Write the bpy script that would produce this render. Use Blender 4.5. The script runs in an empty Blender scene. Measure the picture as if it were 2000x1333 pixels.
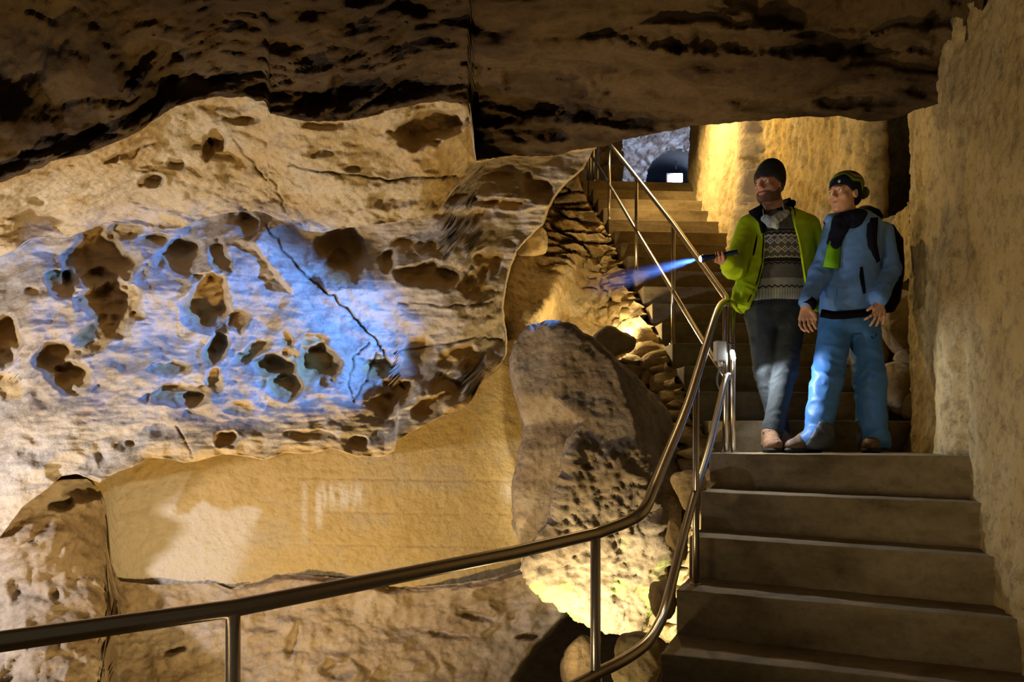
import bpy, bmesh, math, random
import numpy as np
from mathutils import Vector, Matrix

# ------------------------------------------------------------------ camera, world, exposure, lights
SC = bpy.context.scene
COL = SC.collection
EYE = 1.47          # camera height above the lower platform (z = 0)
F = 1500.0          # focal length in pixels of a 2000 px wide frame
HZ = 862.0          # horizon row

cam_d = bpy.data.cameras.new('camera')
cam_d.sensor_width = 36.0
cam_d.lens = 36.0 * F / 2000.0
cam_d.shift_y = (HZ - 666.5) / 2000.0
cam_d.clip_start = 0.05
cam_d.clip_end = 100
cam = bpy.data.objects.new('camera', cam_d)
COL.objects.link(cam)
cam.location = (0, 0, EYE)
cam.rotation_euler = (math.pi / 2, 0, 0)
SC.camera = cam

SC.view_settings.view_transform = 'Standard'
SC.view_settings.look = 'None'
SC.view_settings.gamma = 1.0
SC.view_settings.use_curve_mapping = False
SC.view_settings.exposure = 0.0

W = bpy.data.worlds.new('cave_gloom')
SC.world = W
W.use_nodes = True
W.node_tree.nodes['Background'].inputs[0].default_value = (1.0, 0.80, 0.52, 1)
W.node_tree.nodes['Background'].inputs[1].default_value = 0.05


def P(px, py, d):
    return Vector((d * (px - 1000.0) / F, d, EYE + d * (HZ - py) / F))


def light(name, kind, loc, energy, color, target=None, radius=0.1, spot=None, blend=0.4, size=None):
    l = bpy.data.lights.new(name, kind)
    l.energy = energy
    l.color = color
    if kind == 'AREA':
        l.shape = 'RECTANGLE'
        l.size, l.size_y = size
    else:
        l.shadow_soft_size = radius
    if kind == 'SPOT':
        l.spot_size = math.radians(spot)
        l.spot_blend = blend
    o = bpy.data.objects.new(name, l)
    COL.objects.link(o)
    o.location = loc
    if target is not None:
        o.rotation_euler = (Vector(target) - Vector(loc)).to_track_quat('-Z', 'Y').to_euler()
    return o


WARM = (1.0, 0.66, 0.27)
WARMW = (1.0, 0.78, 0.46)
COOL = (0.72, 0.82, 1.0)
TORCH_TIP = P(1369, 506, 4.42)
TORCH_AIM = P(440, 650, 5.6)
# the torch in the man's hand, the only cold beam on the rock
light('torch_beam', 'SPOT', TORCH_TIP + (TORCH_AIM - TORCH_TIP).normalized() * 0.03, 1450, (0.09, 0.27, 1.0), TORCH_AIM, 0.012, 34, 0.65)
# cave floodlights on the floor below the balustrade and in the clefts, plus two added fill lights
light('flood_low', 'SPOT', (-1.0, 3.4, -0.40), 400, (1.0, 0.71, 0.33), P(600, 470, 5.8), 0.10, 138, 0.8)
light('flood_left', 'SPOT', (-4.3, 3.0, 0.9), 520, (0.90, 0.87, 1.0), P(230, 880, 5.6), 0.12, 112, 0.7)
light('flood_boulder', 'SPOT', (0.12, 3.75, -0.30), 640, (1.0, 0.86, 0.56), (0.56, 4.75, 0.36), 0.04, 62, 0.9)
light('fill_right', 'SPOT', (-0.7, 1.5, 1.0), 150, (1.0, 0.77, 0.45), (2.1, 3.1, 2.3), 0.3, 75, 1.0)  # unseen fill added near the camera to brighten the right wall and risers
light('fill_void', 'POINT', (0.22, 3.45, 0.05), 7, (1.0, 0.78, 0.42), radius=0.05)  # small unseen fill added for the rocks and rock edge by the void
light('flood_recess', 'POINT', P(1196, 652, 6.35), 30, (1.0, 0.77, 0.40), radius=0.03)
light('flood_shaft', 'SPOT', (1.25, 7.9, EYE + 3.6), 300, (1.0, 0.68, 0.27), (2.5, 7.5, EYE + 2.3), 0.08, 150, 0.7)
light('flood_landing', 'SPOT', P(1438, 690, 4.60), 46.0, (0.95, 0.97, 1.0), P(1640, 930, 4.2), 0.012, 125, 0.6)
light('day_tunnel', 'AREA', (3.0, 12.3, EYE + 5.2), 110, (0.55, 0.68, 1.0), (3.0, 15, EYE + 5.3), size=(1.6, 1.2))


# ------------------------------------------------------------------ numpy helpers
def _h(ix, iy, iz, seed):
    h = (ix * 374761393 + iy * 668265263 + iz * 2147483647 + seed * 974634777) & 0xFFFFFFFF
    h = ((h ^ (h >> 13)) * 1274126177) & 0xFFFFFFFF
    h = ((h ^ (h >> 16)) * 2246822519) & 0xFFFFFFFF
    return (h ^ (h >> 15)) & 0xFFFFFFFF


def perlin(p, seed=0):
    p = np.asarray(p, dtype=np.float64)
    i = np.floor(p).astype(np.int64)
    f = p - i
    w = f * f * f * (f * (f * 6 - 15) + 10)
    out = 0.0
    for dx in (0, 1):
        for dy in (0, 1):
            for dz in (0, 1):
                h = _h(i[..., 0] + dx, i[..., 1] + dy, i[..., 2] + dz, seed)
                gx = ((h & 1023) / 511.5) - 1.0
                gy = (((h >> 10) & 1023) / 511.5) - 1.0
                gz = (((h >> 20) & 1023) / 511.5) - 1.0
                v = gx * (f[..., 0] - dx) + gy * (f[..., 1] - dy) + gz * (f[..., 2] - dz)
                wt = (w[..., 0] if dx else 1 - w[..., 0]) * (w[..., 1] if dy else 1 - w[..., 1]) * (w[..., 2] if dz else 1 - w[..., 2])
                out = out + wt * v
    return out


def fbm(p, octv=4, seed=0, gain=0.5, lac=2.03):
    p = np.asarray(p, dtype=np.float64)
    a, s = 1.0, 0.0
    for k in range(octv):
        s = s + a * perlin(p, seed + k * 17)
        p = p * lac
        a *= gain
    return s


def ridged(p, octv=4, seed=0, gain=0.5, lac=2.07):
    p = np.asarray(p, dtype=np.float64)
    a, s = 1.0, 0.0
    for k in range(octv):
        s = s + a * (1 - 2.2 * np.abs(perlin(p, seed + k * 13)))
        p = p * lac
        a *= gain
    return s


def worley(p, seed=0, jit=1.0):
    """F1, F2 and the id of the nearest cell"""
    p = np.asarray(p, dtype=np.float64)
    i = np.floor(p).astype(np.int64)
    f1 = np.full(p.shape[:-1], 9.0)
    f2 = np.full(p.shape[:-1], 9.0)
    cid = np.zeros(p.shape[:-1], dtype=np.int64)
    for dx in (-1, 0, 1):
        for dy in (-1, 0, 1):
            for dz in (-1, 0, 1):
                h = _h(i[..., 0] + dx, i[..., 1] + dy, i[..., 2] + dz, seed)
                q = np.stack([i[..., 0] + dx + 0.5 + jit * ((h & 1023) / 1023 - 0.5),
                              i[..., 1] + dy + 0.5 + jit * (((h >> 10) & 1023) / 1023 - 0.5),
                              i[..., 2] + dz + 0.5 + jit * (((h >> 20) & 1023) / 1023 - 0.5)], -1)
                d = np.sqrt(((p - q) ** 2).sum(-1))
                n = d < f1
                f2 = np.where(n, f1, np.minimum(f2, d))
                cid = np.where(n, h, cid)
                f1 = np.where(n, d, f1)
    return f1, f2, cid


def sst(a, b, x):
    t = np.clip((x - a) / (b - a), 0, 1)
    return t * t * (3 - 2 * t)


def crv(pts):
    xs = [p[0] for p in pts]
    ys = [p[1] for p in pts]
    return lambda x: np.interp(x, xs, ys)


# ------------------------------------------------------------------ mesh / object helpers
def tag(o, label=None, cat=None, group=None, kind=None):
    if label: o['label'] = label
    if cat: o['category'] = cat
    if group: o['group'] = group
    if kind: o['kind'] = kind
    return o


def empty(name, loc, label, cat, group=None):
    o = bpy.data.objects.new(name, None)
    COL.objects.link(o)
    o.location = loc
    o.empty_display_size = 0.1
    return tag(o, label, cat, group)


def link(name, me, mat=None, parent=None, smooth=True):
    if mat is not None:
        me.materials.clear()
        me.materials.append(mat)
    if smooth and len(me.polygons):
        me.polygons.foreach_set('use_smooth', np.ones(len(me.polygons), dtype=bool))
    o = bpy.data.objects.new(name, me)
    COL.objects.link(o)
    if parent is not None:
        o.parent = parent
        o.matrix_parent_inverse = Matrix.Translation(-Vector(parent.location)) if parent.type == 'EMPTY' else Matrix()
    return o


def mesh_np(name, v, q):
    me = bpy.data.meshes.new(name)
    v = np.asarray(v, dtype=np.float32).reshape(-1, 3)
    q = np.asarray(q, dtype=np.int32)
    n = q.shape[1]
    me.vertices.add(len(v))
    me.vertices.foreach_set('co', v.ravel())
    me.loops.add(q.size)
    me.loops.foreach_set('vertex_index', q.ravel())
    me.polygons.add(len(q))
    me.polygons.foreach_set('loop_start', np.arange(0, q.size, n, dtype=np.int32))
    me.update(calc_edges=True)
    me.validate()
    return me


def grid_quads(ny, nx):
    i = np.arange(ny * nx).reshape(ny, nx)
    return np.stack([i[:-1, :-1], i[:-1, 1:], i[1:, 1:], i[1:, :-1]], -1).reshape(-1, 4)


def grid_normals(V):
    du = np.gradient(V, axis=1)
    dv = np.gradient(V, axis=0)
    n = np.cross(du, dv)
    n /= (np.linalg.norm(n, axis=-1, keepdims=True) + 1e-9)
    return n


def proj(px, py, d):
    px, py, d = np.broadcast_arrays(px, py, d)
    return np.stack([d * (px - 1000.0) / F, d, EYE + d * (HZ - py) / F], -1)


def set_attr(me, name, arr):
    a = me.attributes.new(name, 'FLOAT', 'POINT')
    a.data.foreach_set('value', np.asarray(arr, dtype=np.float32).ravel())


def bm_mesh(bm, name='m'):
    me = bpy.data.meshes.new(name)
    bm.normal_update()
    bm.to_mesh(me)
    bm.free()
    return me


def prism_mesh(poly, z0, z1, bev=0.0, jit=0.0, cuts=0, seed=1):
    bm = bmesh.new()
    a = [bm.verts.new((p[0], p[1], z0)) for p in poly]
    b = [bm.verts.new((p[0], p[1], z1)) for p in poly]
    n = len(poly)
    bm.faces.new(a[::-1])
    bm.faces.new(b)
    for i in range(n):
        bm.faces.new((a[i], a[(i + 1) % n], b[(i + 1) % n], b[i]))
    if bev:
        bmesh.ops.bevel(bm, geom=list(bm.edges), offset=bev, segments=2, profile=0.6, affect='EDGES')
    if jit:
        bmesh.ops.triangulate(bm, faces=list(bm.faces))
        for _ in range(cuts):
            long = [e for e in bm.edges if e.calc_length() > 0.09]
            bmesh.ops.subdivide_edges(bm, edges=long, cuts=1)
            bmesh.ops.triangulate(bm, faces=list(bm.faces))
        bm.normal_update()
        co = np.array([v.co[:] for v in bm.verts])
        d = fbm(co * 9, 3, seed) * jit
        for v, k in zip(bm.verts, d):
            v.co += v.normal * float(k)
    bmesh.ops.recalc_face_normals(bm, faces=list(bm.faces))
    return bm_mesh(bm)


def smooth_path(pts, n=10):
    """Catmull-Rom through the points"""
    p = [Vector(q) for q in pts]
    p = [p[0] * 2 - p[1]] + p + [p[-1] * 2 - p[-2]]
    out = []
    for i in range(1, len(p) - 2):
        for k in range(n):
            t = k / n
            a, b, c, d = p[i - 1], p[i], p[i + 1], p[i + 2]
            out.append(0.5 * ((2 * b) + (c - a) * t + (2 * a - 5 * b + 4 * c - d) * t * t + (3 * b - a - 3 * c + d) * t ** 3))
    out.append(p[-2])
    return out


def fillet(pts, r, n=8):
    p = [Vector(q) for q in pts]
    out = [p[0]]
    for i in range(1, len(p) - 1):
        a, b, c = p[i - 1], p[i], p[i + 1]
        u, v = (a - b), (c - b)
        rr = min(r, u.length * 0.45, v.length * 0.45)
        s, e = b + u.normalized() * rr, b + v.normalized() * rr
        for k in range(n + 1):
            t = k / n
            out.append(s * (1 - t) ** 2 + b * 2 * t * (1 - t) + e * t * t)
    out.append(p[-1])
    return out


def tube_mesh(path, rad, seg=14, cap=True):
    path = [Vector(p) for p in path]
    n = len(path)
    rads = rad if hasattr(rad, '__len__') else [rad] * n
    t0 = (path[1] - path[0]).normalized()
    nrm = t0.orthogonal().normalized()
    bm = bmesh.new()
    rings = []
    pt = t0
    for i in range(n):
        if i == 0: t = t0
        elif i == n - 1: t = (path[-1] - path[-2]).normalized()
        else: t = ((path[i + 1] - path[i]).normalized() + (path[i] - path[i - 1]).normalized()).normalized()
        nrm = (pt.rotation_difference(t) @ nrm).normalized()
        pt = t
        bi = t.cross(nrm)
        rings.append([bm.verts.new(path[i] + (nrm * math.cos(2 * math.pi * k / seg) + bi * math.sin(2 * math.pi * k / seg)) * rads[i]) for k in range(seg)])
    for i in range(n - 1):
        for k in range(seg):
            bm.faces.new((rings[i][k], rings[i][(k + 1) % seg], rings[i + 1][(k + 1) % seg], rings[i + 1][k]))
    if cap:
        bm.faces.new(rings[0][::-1])
        bm.faces.new(rings[-1])
    return bm_mesh(bm)


# ------------------------------------------------------------------ materials
def newmat(name):
    m = bpy.data.materials.new(name)
    m.use_nodes = True
    return m, m.node_tree, m.node_tree.nodes['Principled BSDF']


def nd(nt, t, **kw):
    n = nt.nodes.new(t)
    for k, v in kw.items():
        if k in n.inputs.keys() if not hasattr(n, k) else False:
            n.inputs[k].default_value = v
        elif hasattr(n, k):
            setattr(n, k, v)
    return n


def noise_node(nt, vec, scale, detail=6, rough=0.6, stretch=None):
    n = nt.nodes.new('ShaderNodeTexNoise')
    n.inputs['Scale'].default_value = scale
    n.inputs['Detail'].default_value = detail
    n.inputs['Roughness'].default_value = rough
    if stretch:
        mp = nt.nodes.new('ShaderNodeMapping')
        mp.inputs['Scale'].default_value = stretch
        nt.links.new(vec, mp.inputs['Vector'])
        vec = mp.outputs[0]
    nt.links.new(vec, n.inputs['Vector'])
    return n


def ramp_node(nt, fac, stops):
    r = nt.nodes.new('ShaderNodeValToRGB')
    e = r.color_ramp.elements
    while len(e) < len(stops):
        e.new(0.5)
    for x, (p, c) in zip(e, stops):
        x.position = p
        x.color = (c[0], c[1], c[2], 1)
    nt.links.new(fac, r.inputs[0])
    return r


def mixc(nt, fac, a, b, mode='MIX'):
    m = nt.nodes.new('ShaderNodeMix')
    m.data_type = 'RGBA'
    m.blend_type = mode
    for s, v in ((m.inputs[0], fac), (m.inputs[6], a), (m.inputs[7], b)):
        if hasattr(v, 'type') and hasattr(v, 'node'):
            nt.links.new(v, s)
        elif isinstance(v, (int, float)):
            s.default_value = v
        else:
            s.default_value = (v[0], v[1], v[2], 1)
    return m.outputs[2]


def rock_mat(name, stops, scale=1.3, bump=0.5, fine=42, stretch=(1, 1, 1.6), rough=0.92, dist=0.02, mott=0.5, attrs=()):
    m, nt, b = newmat(name)
    tc = nt.nodes.new('ShaderNodeTexCoord')
    v = tc.outputs['Object']
    big = noise_node(nt, v, scale, 8, 0.62, stretch)
    col = ramp_node(nt, big.outputs['Fac'], stops).outputs[0]
    mo = noise_node(nt, v, fine * 0.35, 10, 0.8)
    dk = ramp_node(nt, mo.outputs['Fac'], [(0.30, (1 - mott,) * 3), (0.52, (1, 1, 1)), (0.75, (1.0 + 0.0,) * 3)]).outputs[0]
    col = mixc(nt, 1.0, col, dk, 'MULTIPLY')
    for an, ac in attrs:
        at = nt.nodes.new('ShaderNodeAttribute')
        at.attribute_name = an
        col = mixc(nt, at.outputs['Fac'], col, ac)
    nt.links.new(col, b.inputs['Base Color'])
    b.inputs['Roughness'].default_value = rough
    b.inputs['Specular IOR Level'].default_value = 0.25
    n1 = noise_node(nt, v, fine, 9, 0.74)
    n2 = nt.nodes.new('ShaderNodeTexVoronoi')
    n2.inputs['Scale'].default_value = fine * 0.8
    nt.links.new(v, n2.inputs['Vector'])
    ad = nt.nodes.new('ShaderNodeMath')
    ad.operation = 'MULTIPLY_ADD'
    nt.links.new(n2.outputs['Distance'], ad.inputs[0])
    ad.inputs[1].default_value = 0.35
    nt.links.new(n1.outputs['Fac'], ad.inputs[2])
    bp = nt.nodes.new('ShaderNodeBump')
    bp.inputs['Strength'].default_value = bump
    bp.inputs['Distance'].default_value = dist
    nt.links.new(ad.outputs[0], bp.inputs['Height'])
    nt.links.new(bp.outputs[0], b.inputs['Normal'])
    return m


def plain_mat(name, c, rough=0.6, metal=0.0, bump=0.0, bscale=60, spec=0.5, var=0.0, stretch=None, sheen=0.0):
    m, nt, b = newmat(name)
    b.inputs['Roughness'].default_value = rough
    b.inputs['Metallic'].default_value = metal
    b.inputs['Specular IOR Level'].default_value = spec
    tc = nt.nodes.new('ShaderNodeTexCoord')
    n = noise_node(nt, tc.outputs['Object'], bscale, 5, 0.6, stretch)
    lo = [max(0, x * (1 - var)) for x in c]
    hi = [min(1, x * (1 + var)) for x in c]
    r = ramp_node(nt, n.outputs['Fac'], [(0.3, lo), (0.7, hi)])
    nt.links.new(r.outputs[0], b.inputs['Base Color'])
    if bump:
        bp = nt.nodes.new('ShaderNodeBump')
        bp.inputs['Strength'].default_value = bump
        bp.inputs['Distance'].default_value = 0.004
        nt.links.new(n.outputs['Fac'], bp.inputs['Height'])
        nt.links.new(bp.outputs[0], b.inputs['Normal'])
    return m


def glow_mat(name, c, s):
    m, nt, b = newmat(name)
    b.inputs['Base Color'].default_value = (0.9, 0.9, 0.9, 1)
    b.inputs['Emission Color'].default_value = (*c, 1)
    b.inputs['Emission Strength'].default_value = s
    return m


M = {}
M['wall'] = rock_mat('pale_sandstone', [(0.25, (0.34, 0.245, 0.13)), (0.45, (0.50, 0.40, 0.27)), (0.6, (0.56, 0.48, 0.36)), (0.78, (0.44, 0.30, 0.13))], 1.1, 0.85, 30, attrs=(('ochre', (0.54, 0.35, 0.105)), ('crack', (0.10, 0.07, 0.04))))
M['ledge'] = rock_mat('ochre_sandstone', [(0.28, (0.48, 0.30, 0.10)), (0.45, (0.60, 0.43, 0.20)), (0.6, (0.66, 0.53, 0.32)), (0.75, (0.55, 0.34, 0.10))], 1.5, 1.0, 34, stretch=(1, 1, 2.2), attrs=(('crack', (0.12, 0.08, 0.035)),))
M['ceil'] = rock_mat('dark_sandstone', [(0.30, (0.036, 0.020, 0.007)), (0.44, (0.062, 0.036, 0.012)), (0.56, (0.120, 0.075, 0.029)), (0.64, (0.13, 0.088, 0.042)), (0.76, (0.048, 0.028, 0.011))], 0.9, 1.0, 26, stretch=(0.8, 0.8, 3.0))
M['plaster'] = rock_mat('ochre_plaster', [(0.25, (0.34, 0.24, 0.085)), (0.5, (0.42, 0.305, 0.125)), (0.62, (0.38, 0.30, 0.17)), (0.8, (0.38, 0.255, 0.08))], 1.6, 0.7, 46, dist=0.02, mott=0.25, attrs=(('stain_light', (0.56, 0.52, 0.45)), ('crack', (0.10, 0.07, 0.03))))
M['base'] = rock_mat('brown_rock', [(0.28, (0.22, 0.155, 0.085)), (0.48, (0.33, 0.25, 0.155)), (0.62, (0.38, 0.315, 0.23)), (0.8, (0.27, 0.19, 0.09))], 1.3, 0.7, 30)
M['right'] = rock_mat('pecked_limestone', [(0.28, (0.36, 0.25, 0.10)), (0.48, (0.50, 0.38, 0.18)), (0.62, (0.54, 0.43, 0.24)), (0.8, (0.42, 0.30, 0.12))], 1.6, 0.9, 34, stretch=(1, 1, 0.6), mott=0.75, dist=0.014)
M['stairwell'] = rock_mat('ochre_limestone', [(0.28, (0.34, 0.21, 0.05)), (0.48, (0.48, 0.33, 0.10)), (0.62, (0.52, 0.39, 0.16)), (0.8, (0.40, 0.26, 0.07))], 1.6, 0.9, 32, stretch=(1, 1, 0.6), mott=0.75, dist=0.014, attrs=(('pale', (0.58, 0.47, 0.28)),))
M['boulder'] = rock_mat('boulder_rock', [(0.28, (0.15, 0.105, 0.058)), (0.48, (0.23, 0.175, 0.11)), (0.62, (0.28, 0.23, 0.16)), (0.8, (0.19, 0.135, 0.065))], 2.4, 0.9, 38, mott=0.6, dist=0.012, attrs=(('moss', (0.30, 0.38, 0.10)),))
M['rubble'] = rock_mat('rubble_stone', [(0.28, (0.33, 0.22, 0.09)), (0.48, (0.48, 0.35, 0.16)), (0.62, (0.54, 0.44, 0.27)), (0.8, (0.38, 0.25, 0.10))], 3.0, 0.8, 40)
M['tunnel'] = rock_mat('tunnel_stone', [(0.28, (0.16, 0.12, 0.10)), (0.48, (0.30, 0.24, 0.20)), (0.62, (0.52, 0.50, 0.48)), (0.8, (0.2, 0.15, 0.12))], 3.0, 0.8, 20)
M['concrete'] = rock_mat('stained_concrete', [(0.28, (0.075, 0.054, 0.026)), (0.42, (0.150, 0.114, 0.060)), (0.58, (0.215, 0.170, 0.102)), (0.76, (0.120, 0.086, 0.042))], 2.2, 0.25, 60, stretch=(1, 1, 2.5), rough=0.85, dist=0.006, mott=0.35)
M['worn'] = rock_mat('worn_concrete', [(0.3, (0.36, 0.28, 0.19)), (0.6, (0.46, 0.38, 0.28)), (0.8, (0.40, 0.32, 0.22))], 5, 0.25, 60, rough=0.8, dist=0.006, mott=0.3)
M['steel'] = plain_mat('brushed_steel', (0.50, 0.44, 0.37), 0.27, 1.0, 0.05, 200, var=0.08)


def poly_mask(px, py, poly):
    ins = np.zeros(px.shape, bool)
    n = len(poly)
    for i in range(n):
        (ax, ay), (bx, by) = poly[i], poly[(i + 1) % n]
        ins ^= ((ay > py) != (by > py)) & (px < (bx - ax) * (py - ay) / (by - ay + 1e-12) + ax)
    return ins


def poly_sdf(px, py, poly):
    d = np.full(px.shape, 1e9)
    n = len(poly)
    for i in range(n):
        (ax, ay), (bx, by) = poly[i], poly[(i + 1) % n]
        ex, ey = bx - ax, by - ay
        t = np.clip(((px - ax) * ex + (py - ay) * ey) / (ex * ex + ey * ey + 1e-9), 0, 1)
        d = np.minimum(d, np.hypot(px - ax - t * ex, py - ay - t * ey))
    return np.where(poly_mask(px, py, poly), -d, d)



# ------------------------------------------------------------------ the cave: left wall, ledge, plaster wall, ceiling
def plane_d(px):
    """depth of the back plane of the left wall along a viewing row"""
    return 6.15 / (1 - 0.20 * (px - 1000.0) / F)


U_ = crv([(-500, 520), (0, 358), (60, 335), (100, 315), (170, 300), (250, 268), (300, 238), (335, 212), (380, 196), (420, 190), (480, 190), (522, 200),
          (525, 222), (600, 238), (680, 236), (730, 226), (770, 214), (820, 202), (870, 198), (918, 205), (930, 318), (1000, 306), (1080, 303), (1130, 292), (1180, 285)])
L_ = crv([(-500, 600), (0, 503), (30, 488), (60, 464), (135, 463), (180, 446), (210, 434), (270, 440), (324, 449), (360, 445), (400, 424), (465, 413), (510, 412),
          (540, 427), (594, 451), (630, 455), (660, 446), (705, 443), (780, 433), (825, 430), (855, 412), (864, 403), (880, 375), (911, 345), (918, 326),
          (930, 319), (1000, 308), (1080, 305), (1130, 296), (1180, 288)])
B_ = crv([(-500, 1130), (0, 1050), (45, 990), (90, 957), (120, 930), (150, 925), (195, 943), (231, 921), (258, 913), (291, 894), (330, 897), (360, 904), (390, 900),
          (435, 887), (480, 891), (516, 899), (555, 885), (610, 886), (650, 876), (698, 892), (750, 892), (772, 880), (778, 860), (810, 840), (850, 820), (890, 804),
          (910, 795), (936, 769), (945, 748), (975, 724), (992, 706), (1200, 690)])
G_ = crv([(-500, 1000), (0, 1000), (50, 966), (90, 946), (120, 938), (170, 936), (196, 958), (208, 985), (216, 1090), (232, 1136), (300, 1143), (420, 1140), (450, 1152), (480, 1140), (560, 1120), (620, 1126), (690, 1132), (760, 1150), (830, 1146),
          (900, 1140), (960, 1130), (1020, 1110), (1100, 1100)])
Ry = crv([(200, 1185), (290, 1160), (310, 1150), (330, 1140), (360, 1105), (385, 1085), (410, 1072), (440, 1062), (470, 1030), (490, 1012), (520, 1000), (560, 991), (600, 986),
          (630, 988), (660, 993), (690, 993), (710, 985), (725, 972), (750, 946), (770, 938), (800, 930), (900, 930)])


def pocket(X, Y, cx, cy, rx, ry, amp, ang=0, seed=0, hard=0.30):
    """a hollow with an undercut upper rim and a softer sill"""
    out = np.zeros_like(X)
    R = max(rx, ry) * 1.7
    ok = (np.abs(X - cx) < R) & (np.abs(Y - cy) < R)
    if not ok.any():
        return out
    x, y = X[ok] - cx, Y[ok] - cy
    p = np.stack([X[ok] / 38.0, Y[ok] / 38.0, np.full(x.shape, seed * 3.7)], -1)
    x = x + rx * (0.55 * perlin(p, 91) + 0.25 * perlin(p * 2.3, 93))
    y = y + ry * (0.55 * perlin(p + 9.3, 92) + 0.25 * perlin(p * 2.3 + 5, 94))
    c, s = math.cos(math.radians(ang)), math.sin(math.radians(ang))
    a, b = (x * c + y * s) / rx, (-x * s + y * c) / ry
    q = np.sqrt(a * a + b * b)
    up = np.clip(-b / (q + 1e-6), -1, 1) * 0.5 + 0.5
    lo = 1 - (hard + 0.55 * (1 - up))
    out[ok] = amp * (1 - np.clip((q - lo) / (1.04 - lo), 0, 1) ** 1.3)
    # raised worn rim
    out[ok] -= 0.05 * amp * np.exp(-((q - 1.13) / 0.14) ** 2)
    return out


def crack(X, Y, pts, w, amp):
    out = np.zeros_like(X)
    for (x0, y0), (x1, y1) in zip(pts[:-1], pts[1:]):
        dx, dy = x1 - x0, y1 - y0
        L2 = dx * dx + dy * dy
        t = np.clip(((X - x0) * dx + (Y - y0) * dy) / L2, 0, 1)
        d = np.hypot(X - x0 - t * dx, Y - y0 - t * dy)
        out = np.maximum(out, amp * np.exp(-(d / w) ** 2))
    return out


def wiggle(pts, a, seed, n=6):
    r = random.Random(seed)
    out = []
    for (x0, y0), (x1, y1) in zip(pts[:-1], pts[1:]):
        for k in range(n):
            t = k / n
            out.append((x0 + (x1 - x0) * t + r.uniform(-a, a), y0 + (y1 - y0) * t + r.uniform(-a, a)))
    out.append(pts[-1])
    return out


POCKETS = [
    (225, 600, 44, 48, .16, 20), (195, 655, 58, 26, .12, -35), (130, 735, 40, 24, .10, 0), (300, 470, 26, 12, .08, 0), (400, 545, 26, 12, .08, 0), (560, 735, 60, 40, .08, 0),
    (198, 512, 66, 62, .34, 0), (205, 580, 46, 46, .22, 0), (120, 553, 27, 30, .18, 0), (355, 502, 42, 33, .19, 0), (430, 508, 18, 34, .10, -10),
    (405, 602, 47, 50, .27, 0), (422, 682, 22, 28, .20, 20), (5, 662, 36, 42, .26, 0), (115, 698, 44, 27, .26, -8), (140, 738, 34, 28, .14, 0),
    (268, 617, 15, 11, .08, 0), (470, 628, 24, 18, .15, -25), (625, 716, 40, 41, .24, 0), (537, 712, 36, 20, .22, 10), (556, 757, 30, 26, .16, 0),
    (612, 672, 30, 17, .10, 0), (490, 690, 44, 15, .10, -25), (355, 772, 66, 22, .12, 0), (375, 780, 28, 15, .10, 0), (335, 722, 40, 16, .06, 0),
    (667, 487, 52, 42, .30, 10), (668, 530, 40, 34, .14, 0), (756, 513, 20, 20, .14, 30), (845, 538, 66, 26, .26, 0), (880, 545, 42, 24, .10, 0), (848, 486, 30, 18, .18, 10), (790, 478, 28, 13, .08, 0),
    (735, 722, 26, 18, .14, 0), (775, 768, 34, 26, .16, 0), (752, 795, 30, 22, .10, 0), (872, 760, 38, 24, .09, 20), (845, 795, 44, 18, .08, -30), (738, 700, 10, 10, .05, 0),
    (445, 858, 24, 15, .12, 0), (560, 668, 16, 22, .05, 0), (62, 570, 16, 9, .06, 0), (480, 436, 20, 21, .17, 0), (240, 452, 34, 14, .14, 0), (410, 700, 14, 18, .06, 0), (418, 745, 16, 22, .08, 0),
    (168, 952, 34, 18, .17, 0), (128, 962, 26, 12, .12, -15), (92, 985, 22, 14, .06, 0), (820, 690, 34, 30, .09, 0), (930, 560, 30, 34, .07, 0), (900, 700, 50, 26, .06, 0), (955, 520, 26, 22, .09, 0),
    (905, 387, 30, 14, .12, 0), (995, 398, 44, 11, .10, 0), (1045, 372, 30, 26, .16, 20), (970, 345, 26, 9, .06, 0), (905, 420, 50, 12, .06, 0), (945, 395, 26, 9, .07, 0),
    (700, 868, 22, 14, .06, 0), (255, 866, 10, 6, .05, 0), (20, 760, 30, 24, .05, 0), (470, 800, 26, 14, .05, 0), (560, 690, 12, 9, .05, 0), (600, 850, 50, 10, .04, 0),
]


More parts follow.
